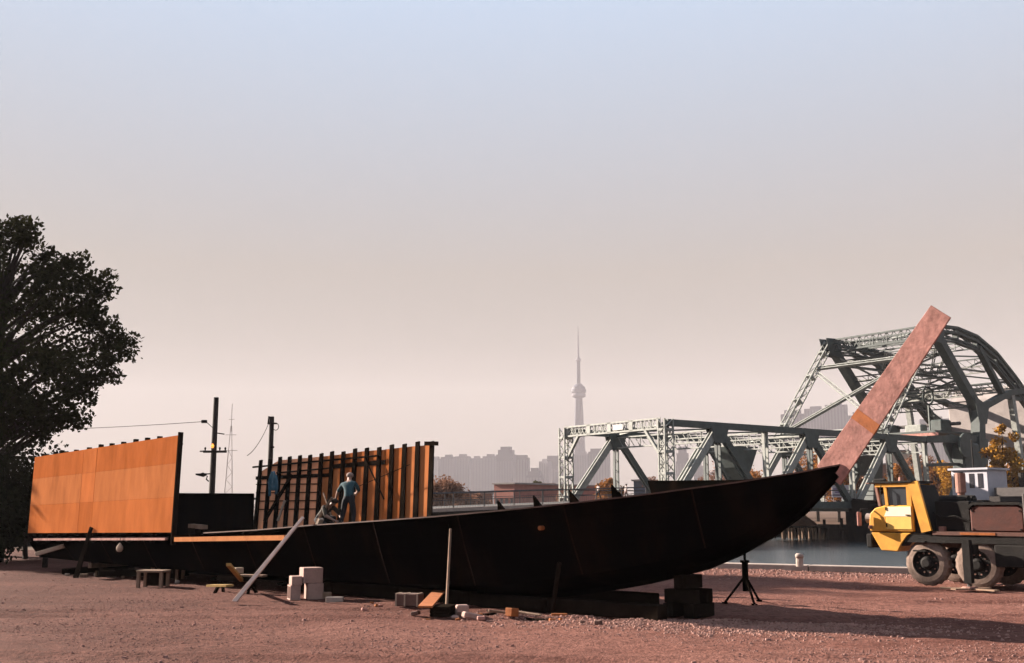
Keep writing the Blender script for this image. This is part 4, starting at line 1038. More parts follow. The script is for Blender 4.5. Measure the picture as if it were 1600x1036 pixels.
# gravel heap seen below the bow, on a low timber jetty
gp = P(1251, 824, B(33.5, 9, 0).y); gp.z = 0
hp = thing('gravel_heap', Vector((gp.x, gp.y, .25)), 'pale orange gravel heap on a dark timber jetty below the bow', 'heap')
vs, fs = [], []; nr, na = 9, 22
for i in range(nr+1):
    for k in range(na):
        r_ = 2.1*i/nr; a_ = 2*math.pi*k/na; j = 1 + .14*noise.noise((math.cos(a_)*2, math.sin(a_)*2, i*.5))
        vs.append((gp.x + math.cos(a_)*r_*j, gp.y + math.sin(a_)*r_*j, .25 + 1.75*(1-i/nr)**1.05 + .08*noise.noise((k*.7, i*.9, 3))))
fs = [(i*na+k, i*na+(k+1) % na, (i+1)*na+(k+1) % na, (i+1)*na+k) for i in range(nr) for k in range(na)]
MB().add(vs, fs).build('heap', mat('gravel_heap_stone', (.50,.30,.20), 1, .25, 3, .5), hp)
jt = thing('timber_jetty', Vector((gp.x, gp.y, WATER_Z)), 'small dark timber jetty on piles under the gravel heap', 'jetty')
for k in range(10): MB().box(Vector((gp.x, gp.y - 2.5 + k*.56, .12)), (5.4, .54, .2)).build('plank', M_darkwood, jt)
for dx in (-2.5, -1.6, -.8, 0, .8, 1.6, 2.5):
    for dy in (-2.3, 2.2): MB().tube([(gp.x+dx, gp.y+dy, -3), (gp.x+dx, gp.y+dy, .05)], .13, 8).build('pile', M_wood if dx % .5 else M_darkwood, jt)

# workboat moored behind the truck
bb = B(29.0, -13, 0); bd = -BW
boat = thing('moored_workboat', Vector((bb.x, bb.y, WATER_Z)), 'dark hulled workboat with white wheelhouse moored behind the truck', 'boat')
def W(a, b_, z): return Vector((bb.x, bb.y, 0)) + bd*a + BU*b_ + Vector((0,0,z))
sec = []
for a_, hw, zt_2 in ((-14.6, .35, 3.3), (-13, 1.7, 3.1), (-10, 2.7, 2.95), (0, 3.0, 2.85), (12, 3.0, 2.85), (15, 2.6, 2.95)):
    sec.append([W(a_, -hw, zt_2), W(a_, -hw*.93, .8), W(a_*.985, -hw*.8, -1.9), W(a_*.985, hw*.8, -1.9), W(a_, hw*.93, .8), W(a_, hw, zt_2)])
vs = [p for r_ in sec for p in r_]; n = 6
MB().add(vs, [(i*n+j, (i+1)*n+j, (i+1)*n+j+1, i*n+j+1) for i in range(5) for j in range(5)] + [(0,1,2,3,4,5), tuple(5*n+j for j in range(6))[::-1]] + [(i*n, i*n+5, (i+1)*n+5, (i+1)*n) for i in range(5)]).build('hull', M_black, boat)
MB().tube([W(-14.2, -.6, 3.3), W(-10, -2.75, 2.98), W(0, -3.05, 2.88), W(15, -2.65, 2.95)], .14, 6).build('fender_rail', M_darkwood, boat)
M_white = mat('white_boat_paint', (.62,.60,.66), .6, .08, 2, .03)
wc = None
for a_ in range(-100, 150):
    if proj(W(a_/10, -1.5, 4.5))[0] >= 1517: wc = a_/10; break
wc = wc if wc is not None else 2.0
def wbox(a0, a1, b0, b1, z0, z1, nm, m, par=None, bevel=0):
    return MB().prism([W(a0, b0, z0), W(a1, b0, z0), W(a1, b1, z0), W(a0, b1, z0)], (0,0,z1-z0)).build(nm, m, par or boat, bevel=bevel)
hs = wbox(wc-1.9, wc+1.9, -1.7, 1.8, 2.85, 5.95, 'wheelhouse', M_white, bevel=.04)
wbox(wc-2.1, wc+2.1, -1.95, 2.05, 5.96, 6.15, 'wheelhouse_roof', M_white)
M_dkglass = mat('dark_pane', (.05,.05,.06), .15, .1, 3, 0)
for a_ in (-1.05, .25, 1.15):
    wd_ = 1.15 if a_ < -1 else .5
    wbox(wc+a_-wd_/2, wc+a_+wd_/2, -1.74, -1.69, 4.2, 5.6, 'window', M_dkglass)
wbox(wc-1.94, wc-1.89, -1.1, -.2, 4.2, 5.5, 'window', M_dkglass); wbox(wc-1.94, wc-1.89, .2, 1.1, 4.2, 5.5, 'window', M_dkglass)
wbox(wc+2.3, wc+9, -1.4, 1.5, 2.85, 4.2, 'deckhouse', M_grey)
MB().tube([W(wc-.5, 0, 6.1), W(wc-.5, 0, 9.0)], .07, 6).build('mast', M_iron, boat)
MB().tube([W(wc+4.5, 0, 4.2), W(wc+4.5, 0, 5.6)], .4, 12).build('funnel', M_iron, boat)
for a_ in (-12, -9, -6, -3): MB().tube([W(a_, -2.6 if a_ > -11 else -1.8, 2.9), W(a_, -2.6 if a_ > -11 else -1.8, 3.8)], .04, 5).build('stanchion', M_rail, boat)
# white notice board at the far bank
sp = B(30.5, 3.0, 0); sx = None
for l_ in range(200, 420):
    if proj(B(l_/10, 6.0, 3.5))[0] >= 1313: sp = B(l_/10, 6.0, 0); break
sg = thing('notice_board', Vector((sp.x, sp.y, 2.9)), 'small white notice board with purple lettering fixed on the bridge rail', 'sign')
z0 = P(1313, 777, sp.y).z; z1 = P(1313, 758, sp.y).z
MB().box(Vector((sp.x, sp.y, (z0+z1)/2)), (2.0, .06, z1-z0)).build('board', mat('notice_white', (.70,.66,.74), .7, .06, 3, 0), sg)
for k, w_ in ((.68, 1.5), (.42, 1.2), (.18, 1.6)): MB().box(Vector((sp.x - .1*k, sp.y - .036, z0 + (z1-z0)*k)), (w_, .012, .14)).build('lettering', mat('purple_ink', (.22,.15,.35), .8, .1, 3, 0), sg)
for dx in (-.8, .8): MB().beam(Vector((sp.x+dx, sp.y+.06, 2.7)), Vector((sp.x+dx, sp.y+.06, z1)), .07, .07).build('post', M_rail, sg)

# ------------------------------------------------------------------ low buildings beyond the road
def simple_building(name, x0, x1, ytop, D, depth, m, label, cat='building', win=None, m_roof=None, yaw=0.0, zbase=-.1, roofcap=.3):
    a = P(x0, ytop, D); b = P(x1, ytop, D); h = a.z
    e1_ = Vector((math.cos(yaw), math.sin(yaw), 0)); e2_ = Vector((-math.sin(yaw), math.cos(yaw), 0)); w_ = (b.x - a.x)
    o0 = Vector((a.x, a.y, 0)); th_ = thing(name, o0 + e1_*w_/2, label, cat)
    MB().prism([o0 + Vector((0,0,zbase)), o0 + e1_*w_ + Vector((0,0,zbase)), o0 + e1_*w_ + e2_*depth + Vector((0,0,zbase)), o0 + e2_*depth + Vector((0,0,zbase))], (0,0,h-zbase)).build('wall', m, th_)
    MB().prism([o0 - e1_*.3 - e2_*.3 + Vector((0,0,h)), o0 + e1_*(w_+.3) - e2_*.3 + Vector((0,0,h)), o0 + e1_*(w_+.3) + e2_*(depth+.3) + Vector((0,0,h)), o0 - e1_*.3 + e2_*(depth+.3) + Vector((0,0,h))], (0,0,roofcap)).build('roof', m_roof or M_conc, th_)
    if win:
        n, z_a, z_b = win
        for k in range(n):
            c = o0 + e1_*(w_*(k+.5)/n) - e2_*.03
            MB().box(c + Vector((0,0,(z_a+z_b)/2)), (w_/n*.5, .1, z_b-z_a), Matrix.Rotation(yaw, 3, 'Z')).build('window', M_dkglass, th_)
    return th_, o0, e1_, e2_, w_, h
M_brick = mat('red_brick_wall', (.42,.17,.135), .95, .15, .6, .1, 6)
M_brick2 = mat('dull_brick_wall', (.30,.17,.13), .95, .2, .6, .1, 6)
simple_building('brick_warehouse', 772, 812, 757, 215, 30, M_brick, 'red brick flat roofed warehouse beyond the railing', yaw=R(-38), win=(4, 2.6, 4.2))
simple_building('low_shed', 700, 768, 771, 245, 14, M_brick2, 'long low reddish shed left of the brick warehouse', win=(7, 1.2, 2.4))
simple_building('grey_shed', 822, 866, 757, 240, 16, mat('brown_cladding', (.22,.18,.15), .9, .25, 1.2, .2), 'brown clad shed beside the red brick warehouse', win=(5, 2, 3.6))
simple_building('blue_shed', 990, 1012, 752, 190, 10, mat('blue_grey_cladding', (.10,.12,.17), .8, .15, 1, .1), 'small blue grey shed behind the bridge railing', yaw=R(-30))
simple_building('pink_shed', 1012, 1060, 757, 230, 12, M_brick, 'low red shed seen through the bridge end posts', win=(5, 1.6, 3.0))
simple_building('brick_store', 1060, 1200, 752, 260, 14, M_brick2, 'long low brick store seen through the bridge truss', win=(12, 1.8, 3.4))
simple_building('white_silo_house', 1383, 1415, 706, 205, 12, mat('white_wall', (.72,.62,.52), .8, .08, 1, .05), 'tall white walled store glimpsed under the bridge girder', yaw=R(-25))
simple_building('long_store', 1370, 1480, 726, 235, 12, M_brick2, 'rust coloured store behind bare trees under the bridge', win=(9, 3, 5))
# ------------------------------------------------------------------ skyline, about three kilometres away
M_sky1 = mat('tower_concrete', (.085,.09,.12), .9, .1, .01, 0)
M_sky2 = mat('tower_glass', (.035,.042,.07), .7, .15, .01, 0)
M_sky3 = mat('tower_pale', (.20,.19,.21), .9, .08, .01, 0)
M_win = mat('far_window_band', (.10,.10,.125), .6, .2, .02, 0)
def high_rise(x0, x1, ytop, D, m, label, yaw=-30, storeys=20, crown=None, side=0.55, bands=True):
    """a square block turned so that its left face takes the sun; x0..x1 are its visible edges"""
    ya = R(yaw); e1_ = Vector((math.cos(ya), math.sin(ya), 0)); e2_ = Vector((-math.sin(ya), math.cos(ya), 0))
    xa, xb = P(x0, 700, D).x, P(x1, 700, D).x; W_ = xb - xa; h = P((x0+x1)/2, ytop, D).z
    w_ = W_ / (math.cos(ya) + side*abs(math.sin(ya))); d_ = w_*side
    lft = d_*abs(math.sin(ya)) if yaw < 0 else 0
    c0 = Vector((xa + (0 if yaw < 0 else d_*math.sin(ya)), D, 0))
    if yaw < 0: c0 = Vector((xa, D, 0))
    th_ = thing('high_rise', c0 + e1_*w_/2, label, 'high-rise', 'skyline towers')
    def blk(u0, u1, v0, v1, z0_, z1_, nm, mm): return MB().prism([c0 + e1_*u0 + e2_*v0 + Vector((0,0,z0_)), c0 + e1_*u1 + e2_*v0 + Vector((0,0,z0_)), c0 + e1_*u1 + e2_*v1 + Vector((0,0,z0_)), c0 + e1_*u0 + e2_*v1 + Vector((0,0,z0_))], (0,0,z1_-z0_)).build(nm, mm, th_)
    hm = h if not crown else h - sum(c[1] for c in crown)
    blk(0, w_, 0, d_, -1, hm, 'shaft', m)
    if bands:
        n = max(4, int(w_/7))
        for k in range(n): blk(w_*(k+.22)/n, w_*(k+.78)/n, -.4, .0, 6, hm-5, 'window_strip', M_win)
        n = max(3, int(d_/8))
        for k in range(n): blk(-.4, 0, d_*(k+.25)/n, d_*(k+.75)/n, 6, hm-5, 'window_strip', M_win)
    z = hm
    for f, hh in (crown or [(.5, 6)])[:8]:
        blk(w_*(1-f)/2, w_*(1+f)/2, d_*(1-f)/2, d_*(1+f)/2, z, z+hh, 'roof_tier', m); z += hh
SKY = [(672,692,717,2850,M_sky1,'low slab tower beside the ship frames, far left of the skyline',-35,None),
 (689,714,714,2800,M_sky1,'grey slab tower with a sunlit edge, second block of the skyline',-22,None),
 (711,736,713,2900,M_sky1,'grey slab tower adjoining a sunlit corner strip',-14,None),
 (735,756,716,2950,M_sky1,'slightly lower grey slab between two equal slabs',-10,None),
 (754,780,713,2900,M_sky1,'grey slab tower beside the tall stepped tower',-12,None),
 (776,806,698,2700,M_sky1,'broad tower with a stepped wide crown, tallest left of the needle tower',-20,[(1.06,12),(.86,12),(.6,8)]),
 (803,828,711,2750,M_sky2,'dark block adjoining the stepped crown tower',-12,[(.75,7)]),
 (822,850,731,2500,M_sky2,'low dark stepped block below the stepped crown tower',-18,[(.8,10),(.5,8)]),
 (842,862,721,2650,M_sky3,'narrow pale tower with plain top',-38,None),
 (852,880,712,2850,M_sky2,'dark tower with chamfered wide top behind the pale one',-15,[(1.1,18),(.8,12)]),
 (867,884,728,2550,M_sky3,'low pale stepped tower beside the bridge end post',-30,[(.7,10)]),
 (893,925,709,2900,M_sky3,'pale block at the foot of the needle tower',-20,None),
 (919,954,701,2700,M_sky2,'dark block with sloped roof right of the needle tower',-16,[(.8,8)]),
 (1055,1078,698,2600,M_sky2,'dark tapering tower seen between the bridge posts',-20,[(.85,20),(.6,16)]),
 (1083,1100,728,2400,M_sky1,'low tower beside the dark tapering tower',-20,None),
 (1108,1134,738,2300,M_sky1,'low wide tower seen through the bridge truss',-25,None),
 (1222,1262,641,2600,M_sky2,'tall dark tower behind the lattice link of the bridge',-20,[(.7,10)]),
 (1259,1296,639,2700,M_sky3,'tall pale tower with sunlit edge behind the bridge bracing',-30,None),
 (1292,1330,633,2650,M_sky2,'tallest dark office tower behind the bridge bracing',-18,None),
 (1328,1366,644,2550,M_sky1,'grey office tower behind the rust coloured stem plate',-18,[(.6,8)]),
 (1440,1490,655,2500,M_sky2,'dark broad tower behind the bridge tower legs',-18,None)]
for (a_, b_, c_, D_, m_, lb, yw_, cr_2) in SKY: high_rise(a_, b_, c_, D_, m_, lb, yw_, crown=cr_2)
# the needle tower
ND = 3200.0
nc = P(906, 795, ND); nb = Vector((nc.x, nc.y, 0))
nt_ = thing('communication_tower', nb, 'very tall slender concrete communication tower with round pod and needle mast', 'tower')
def zof(py): return P(906, py, ND).z
HT = zof(510); kz = HT/553.0
shaft = [(0, 29), (60, 22), (150, 17), (250, 13.0), (340, 10.5)]
MB().tube([nb + Vector((0,0,z*kz)) for z, r_ in shaft], [r_ for z, r_ in shaft], 6).build('shaft', M_sky1, nt_)
for k in range(3):
    a_ = R(90 + 120*k); dv = Vector((math.cos(a_), math.sin(a_), 0))
    MB().prism([nb + dv*5 + Vector((-dv.y, dv.x, 0))*3, nb + dv*44 + Vector((-dv.y, dv.x, 0))*3, nb + dv*20 + Vector((-dv.y, dv.x, 0))*3 + Vector((0,0,150*kz)), nb + dv*11 + Vector((-dv.y, dv.x, 0))*3 + Vector((0,0,335*kz))], Vector((dv.y, -dv.x, 0))*6).build('buttress', M_sky1, nt_)
pod = [(333, 11), (336, 20), (339, 21.5), (344, 21.5), (347, 18)]
MB().tube([nb + Vector((0,0,z*kz)) for z, r_ in pod], [r_ for z, r_ in pod], 28).build('pod_ring', M_sky3, nt_, smooth=True)
pod = [(347, 19), (351, 23), (358, 23), (361, 20.5), (366, 20), (371, 14), (376, 9)]
MB().tube([nb + Vector((0,0,z*kz)) for z, r_ in pod], [r_ for z, r_ in pod], 28).build('pod', M_sky2, nt_)
MB().tube([nb + Vector((0,0,z*kz)) for z in (376, 446)], [6.5, 6.0], 6).build('upper_shaft', M_sky1, nt_)
MB().tube([nb + Vector((0,0,z*kz)) for z in (446, 449, 456)], [9, 9.5, 5], 16).build('upper_pod', M_sky3, nt_)
MB().tube([nb + Vector((0,0,z*kz)) for z in (456, 500, 501, 530, 531, 553)], [3.6, 3.0, 2.4, 2.0, 1.4, 1.0], 8).build('mast', M_sky3, nt_)

# ------------------------------------------------------------------ trees
def leaf_material(name, c1, c2, trans=0.25):
    m = bpy.data.materials.new(name); m.use_nodes = True; nt = m.node_tree; nt.nodes.clear()
    out = nt.nodes.new('ShaderNodeOutputMaterial'); df = nt.nodes.new('ShaderNodeBsdfDiffuse'); tr_ = nt.nodes.new('ShaderNodeBsdfTranslucent'); mx = nt.nodes.new('ShaderNodeMixShader')
    tc = nt.nodes.new('ShaderNodeTexCoord'); nz = nt.nodes.new('ShaderNodeTexNoise'); nz.inputs['Scale'].default_value = .9; nz.inputs['Detail'].default_value = 6; nz.inputs['Roughness'].default_value = .8
    cr = nt.nodes.new('ShaderNodeValToRGB'); cr.color_ramp.elements[0].position = .35; cr.color_ramp.elements[0].color = (*c1, 1); cr.color_ramp.elements[1].position = .68; cr.color_ramp.elements[1].color = (*c2, 1)
    nt.links.new(tc.outputs['Object'], nz.inputs['Vector']); nt.links.new(nz.outputs[0], cr.inputs[0])
    nt.links.new(cr.outputs[0], df.inputs[0]); nt.links.new(cr.outputs[0], tr_.inputs[0]); mx.inputs[0].default_value = trans
    nt.links.new(df.outputs[0], mx.inputs[1]); nt.links.new(tr_.outputs[0], mx.inputs[2]); nt.links.new(mx.outputs[0], out.inputs[0])
    return m
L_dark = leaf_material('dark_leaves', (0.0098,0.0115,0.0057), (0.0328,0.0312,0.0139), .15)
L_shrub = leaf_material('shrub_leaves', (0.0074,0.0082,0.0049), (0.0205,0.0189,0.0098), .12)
L_orange = leaf_material('orange_leaves', (0.1640,0.0615,0.0164), (0.2542,0.1148,0.0328))
L_yellow = leaf_material('yellow_leaves', (0.2132,0.0984,0.0148), (0.2952,0.1558,0.0246))
L_pink = leaf_material('russet_leaves', (0.1271,0.0640,0.0410), (0.2050,0.1107,0.0738))
L_green = leaf_material('olive_leaves', (0.0328,0.0344,0.0164), (0.0656,0.0574,0.0246))
def rvec():
    while True:
        v = Vector((random.uniform(-1,1), random.uniform(-1,1), random.uniform(-1,1)))
        if .05 < v.length < 1: return v.normalized()
def add_leaves(vs, fs, c, rad, n, size, flat_=.8):
    for _ in range(n):
        d = rvec() * rad * random.random()**.45; d.z *= flat_
        p = c + d; a = rvec(); b = a.cross(rvec())
        if b.length < .1: continue
        b.normalize(); s_ = size*random.uniform(.6, 1.25); k = len(vs)
        vs += [p - a*s_*.5, p + b*s_*.32, p + a*s_*.5, p - b*s_*.32]; fs.append((k, k+1, k+2, k+3))
def crown_mesh(name, vs, fs, m, parent):
    me = bpy.data.meshes.new(name); off = wloc(parent); me.from_pydata([tuple(v - off) for v in vs], [], fs); me.materials.append(m)
    o = bpy.data.objects.new(name, me); COL.objects.link(o); o.parent = parent; return o
def tree(name, base, h, rx, rz, m, label, group, n_cl=60, n_lf=50, lsize=.3, crad=None, cz=None, bare=0.0):
    th_ = thing(name, base, label, 'tree', group)
    cz = cz if cz is not None else h - rz; cc = base + Vector((0,0,cz)); crad = crad or rx*.33
    mb = MB(); r0 = max(.06, h*.022)
    mb.tube([base - Vector((0,0,.2)), base + Vector((random.uniform(-.1,.1)*rx, 0, cz*.6)), cc + Vector((random.uniform(-.1,.1)*rx, 0, rz*.2))], [r0, r0*.7, r0*.35], 7)
    cl = []
    for _ in range(n_cl):
        d = rvec()*random.random()**.4
        j = .8 + .35*noise.noise((d.x*2.1+base.x, d.y*2.1+base.y, d.z*2.1))
        cl.append(cc + Vector((d.x*rx*j, d.y*rx*j, d.z*rz*j)))
    for c in cl[::max(1, int(n_cl/14))]:
        a = base + Vector((0,0,cz*.5 + (c.z-cc.z)*.3))
        mb.tube([a, a.lerp(c, .55) + Vector((0,0,.1*rz)), c], [r0*.45, r0*.25, r0*.08], 5)
    mb.build('trunk', M_bark, th_)
    vs, fs = [], []
    for c in cl: add_leaves(vs, fs, c, crad*random.uniform(.6,1.2), n_lf, lsize)
    crown_mesh('crown', vs, fs, m, th_); return th_
# the big tree beyond the stern; its outline gives the spread of the limbs, depth follows from its width
OUT = [(-330,700),(-330,470),(-250,380),(-130,330),(0,352),(28,338),(52,345),(72,392),(100,405),(128,398),(140,428),(168,432),(176,455),(160,482),(178,500),(190,528),(214,534),(206,552),(178,566),(186,592),(158,602),(140,622),(134,662),(108,664),(84,672),(62,694),(30,700),(-20,720)]
def inside(x, y):
    c = False; n = len(OUT)
    for i in range(n):
        (x0, y0), (x1, y1) = OUT[i], OUT[(i+1) % n]
        if (y0 > y) != (y1 > y) and x < (x1-x0)*(y-y0)/(y1-y0) + x0: c = not c
    return c
TD = 52.0
tb_ = P(-30, 795, TD); tb_ = Vector((tb_.x, tb_.y, 0))
big = thing('broadleaf_tree', tb_, 'large dark broadleaf tree towering behind the stern of the ship', 'tree')
mb = MB(); mb.tube([tb_ - Vector((0,0,.2)), tb_ + Vector((.2,0,3)), tb_ + Vector((-.1,.2,7)), tb_ + Vector((.3,0,11)), tb_ + Vector((.6,0,14))], [.55,.45,.36,.2,.06], 10)
cl = []
while len(cl) < 560:
    x, y = random.uniform(-330, 215), random.uniform(332, 720)
    if not inside(x, y): continue
    e_ = min(math.hypot(x-a, y-b) for a, b in OUT); dep = min(6.0, .6 + e_*.05)
    if noise.noise((x*.022, y*.026, 5.0)) < -.31 : continue
    cl.append((P(x, y, TD + random.uniform(-dep, dep)), e_))
for (x, y) in OUT[4:-2]:
    for k_ in range(5):
        f = .02 + .05*k_; cl.append((P(x + (20-x)*f + random.uniform(-5,5), y + (545-y)*f + random.uniform(-5,5), TD + random.uniform(-.8,.8)), 6 + 3*k_))
vs, fs = [], []
for c, e_ in cl: add_leaves(vs, fs, c, .50 + .55*min(1, e_/60), 90 if e_ > 25 else 42, .25)
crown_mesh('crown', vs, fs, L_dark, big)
for i, (c, e_) in enumerate(cl[::6]):
    a = tb_ + Vector((.1, 0, max(2.5, min(12, c.z - 1.5 - (c - tb_).xy.length*.35))))
    mb.tube([a, a.lerp(c, .5) + Vector((0,0,.3)), c], [.14, .08, .02], 5)
mb.build('trunk', M_bark, big)
# dark shrubs and small trees around its foot
for i, (px, D_, h_, rx_) in enumerate(((-60, 47, 5.2, 2.6), (8, 46, 4.9, 2.2), (46, 49, 5.8, 2.3), (95, 60, 5.6, 2.6), (-30, 44, 3.2, 2.4), (150, 62, 4.2, 2.2))):
    p = P(px, 795, D_); b_ = Vector((p.x, p.y, -.05))
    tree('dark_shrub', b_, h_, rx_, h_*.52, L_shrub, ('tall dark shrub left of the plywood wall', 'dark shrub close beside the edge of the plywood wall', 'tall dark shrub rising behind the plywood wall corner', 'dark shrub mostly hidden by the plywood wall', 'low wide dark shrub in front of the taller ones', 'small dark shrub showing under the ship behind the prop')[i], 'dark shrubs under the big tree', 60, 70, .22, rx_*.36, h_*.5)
# autumn trees and bushes beyond the road and the bridge
AT = [(690, 738, 150, 3.0, L_pink, 'russet bush', 'round russet bush beyond the railing beside the ship frames'),
 (722, 768, 170, 2.2, L_pink, 'russet bush', 'low russet bush right of the round russet one'),
 (748, 772, 190, 2.0, L_pink, 'russet bush', 'low russet bush beside the red brick warehouse'),
 (838, 745, 260, 1.8, L_green, 'small tree', 'small dark tree showing above the brown clad shed'),
 (885, 762, 200, 2.2, L_pink, 'russet bush', 'russet bush behind the far bridge post'),
 (948, 744, 170, 2.6, L_orange, 'orange bush', 'orange bush behind the walking people'),
 (1026, 732, 190, 2.4, L_pink, 'russet bush', 'small russet tree left of the near bridge post'),
 (1150, 712, 210, 4.2, L_pink, 'russet tree', 'pale russet tree seen through the truss'),
 (1178, 722, 200, 3.6, L_orange, 'orange tree', 'orange tree between truss diagonals'),
 (1110, 736, 230, 3.4, L_pink, 'russet tree', 'low russet tree behind the first truss diagonal'),
 (1272, 682, 190, 4.4, L_orange, 'orange tree', 'tall orange tree behind the truss, left of the stem plate'),
 (1305, 690, 180, 4.0, L_orange, 'orange tree', 'orange tree just left of the stem plate'),
 (1335, 704, 185, 3.2, L_pink, 'russet tree', 'russet tree behind the stem plate'),
 (1432, 700, 190, 3.2, L_pink, 'russet tree', 'rounded russet tree under the tower girder'),
 (1455, 696, 200, 3.4, L_orange, 'orange tree', 'bright orange tree under the tower girder'),
 (1402, 716, 180, 2.8, L_orange, 'orange tree', 'small orange tree above the truck cab'),
 (1492, 700, 180, 3.2, L_yellow, 'yellow tree', 'yellow tree behind the tower column'),
 (1562, 655, 122, 1.9, L_yellow, 'yellow tree', 'tall golden tree right of the tower column'),
 (1590, 690, 175, 4.4, L_orange, 'orange tree', 'brown orange tree below the counterweight'),
 (1622, 670, 190, 5.0, L_yellow, 'yellow tree', 'golden tree beyond the counterweight')]
for px, yt, D_, rx_, m_, nm, lb in AT:
    p = P(px, yt, D_); h_ = p.z
    tree(nm.replace(' ', '_'), Vector((p.x, p.y, -.05)), h_, rx_*1.25, max(1.2, h_*.45), m_, lb, 'autumn trees beyond the channel', 55, 75, .45, rx_*.42, h_*.56)

# ------------------------------------------------------------------ poles, wires, far mast
def wire(a, b, sag, r_, name, label):
    pts = [a.lerp(b, i/12) - Vector((0,0,sag*4*(i/12)*(1-i/12))) for i in range(13)]
    o = MB().tube(pts, r_, 5).build(name, M_iron, loc=a); return tag(o, label, 'wire')
PD = 62.0
pt = P(338, 621, PD); pb = Vector((pt.x, pt.y, -.1))
M_pole = mat('pole_wood', (.045,.035,.03), .9, .3, 3, .2)
p1 = thing('utility_pole', pb, 'tall dark utility pole with amber lamp behind the gap in the ship side', 'utility pole', 'utility poles')
MB().tube([pb, pt], [.19, .145], 12).build('shaft', M_pole, p1)
z = P(338, 706, PD).z
MB().beam(Vector((pt.x-.55, pt.y-.2, z)), Vector((pt.x+.8, pt.y-.2, z)), .12, .13).build('crossarm', M_pole, p1)
MB().beam(Vector((pt.x-.75, pt.y-.22, z+.02)), Vector((pt.x-.1, pt.y-.22, z+.02)), .06, .08).build('crossarm_cap', M_conc, p1)
for dx in (-.45, .4, .72): MB().tube([(pt.x+dx, pt.y-.2, z+.07), (pt.x+dx, pt.y-.2, z+.2), (pt.x+dx, pt.y-.2, z+.26)], [.03,.06,.03], 8).build('insulator', M_iron, p1)
z = P(338, 676, PD).z; MB().beam(Vector((pt.x, pt.y-.1, z)), Vector((pt.x+.6, pt.y-.1, z-.1)), .05, .06).build('bracket', M_pole, p1)
z = P(338, 659, PD).z; MB().tube([(pt.x-.75, pt.y-.15, z), (pt.x-.45, pt.y-.15, z)], [.10,.10], 8).build('wire_clamp', M_iron, p1)
MB().beam(Vector((pt.x-.5, pt.y-.15, z)), Vector((pt.x-.05, pt.y-.15, z-.4)), .03, .03).build('stay', M_iron, p1)
z = P(338, 697, PD).z
MB().tube([(pt.x-.03, pt.y-.2, z-.1), (pt.x-.03, pt.y-.26, z), (pt.x-.03, pt.y-.2, z+.1)], [.06,.11,.06], 10).build('amber_lamp', mat('amber_glass', (.9,.35,.08), .3, .05, 3, 0, emit=((1,.34,.06), .35)), p1)
z = P(338, 741, PD).z
MB().beam(Vector((pt.x-.95, pt.y-.15, z)), Vector((pt.x-.1, pt.y-.15, z+.02)), .05, .07).build('lamp_arm', M_iron, p1)
MB().prism([(pt.x-.95, pt.y-.25, z-.05), (pt.x-.5, pt.y-.25, z-.16), (pt.x-.3, pt.y-.25, z-.05), (pt.x-.5, pt.y-.25, z+.09)], (0,.2,0)).build('floodlight', M_iron, p1)
MB().tube([(pt.x-.25, pt.y-.2, z-.1), (pt.x-.3, pt.y-.2, z-.3), (pt.x-.15, pt.y-.2, z-.42)], .04, 6).build('cable_loop', M_iron, p1)
wl = P(-400, 664, 70.0); cl1 = Vector((pt.x-.6, pt.y-.15, P(338, 659, PD).z))
wire(cl1, wl, .5, .016, 'overhead_wire', 'single overhead wire running from the lamp pole into the big tree')
PD2 = 66.0
pt2 = P(425, 651, PD2); pb2 = Vector((pt2.x, pt2.y, -.1))
p2 = thing('utility_pole', pb2, 'shorter dark utility pole rising behind the bare ship frames', 'utility pole', 'utility poles')
MB().tube([pb2, pt2], [.19, .14], 12).build('shaft', M_pole, p2)
z = P(425, 662, PD2).z
MB().beam(Vector((pt2.x-.15, pt2.y-.18, z)), Vector((pt2.x+.35, pt2.y-.18, z)), .10, .10).build('crossarm', M_pole, p2)
MB().tube([(pt2.x-.2, pt2.y-.1, z-.05), (pt2.x-.16, pt2.y-.1, z+.45)], .06, 6).build('insulator', M_iron, p2)
pts = [Vector((pt2.x+.3+.18*math.sin(a_), pt2.y-.18, z-.2+.22*math.cos(a_))) for a_ in [R(20*i) for i in range(14)]]
MB().tube(pts, .022, 5).build('cable_loop', M_iron, p2)
MB().tube([(pt2.x, pt2.y-.2, P(425,699,PD2).z), (pt2.x+.25, pt2.y-.2, P(425,699,PD2).z)], .06, 6).build('bracket', M_iron, p2)
wire(Vector((pt2.x-.12, pt2.y, z+.2)), P(386, 712, 66), .35, .02, 'service_wire', 'slack wire dropping from the shorter utility pole')
# thin lattice mast far away
MD = 330.0
mt = P(363, 631, MD); mbase = Vector((mt.x, mt.y, 0))
ms = thing('lattice_mast', mbase, 'thin pale lattice mast far away between the two utility poles', 'mast')
for sx in (-1, 1):
    MB().beam(mbase + Vector((sx*1.5, 0, 0)), mbase + Vector((sx*.55, 0, mt.z*.58)), .16, .16).build('leg', M_conc, ms)
    MB().beam(mbase + Vector((sx*.55, 0, mt.z*.58)), mbase + Vector((sx*.15, 0, mt.z*.8)), .13, .13).build('upper_leg', M_conc, ms)
MB().beam(mbase + Vector((0,0,mt.z*.75)), mt, .14, .14).build('spike', M_conc, ms)
n = 9
for i in range(n):
    f0, f1 = i/n, (i+1)/n; wA, wB = 1.5-.95*f0, 1.5-.95*f1; zA, zB = mt.z*.58*f0, mt.z*.58*f1; sg_ = 1 if i % 2 else -1
    MB().beam(mbase + Vector((-sg_*wA, 0, zA)), mbase + Vector((sg_*wB, 0, zB)), .10, .10).build('web', M_conc, ms)
for f, hw in ((.58, 2.2), (.72, 1.7), (.86, .9)): MB().beam(mbase + Vector((-hw, 0, mt.z*f)), mbase + Vector((hw, 0, mt.z*f)), .12, .12).build('arm', M_conc, ms)

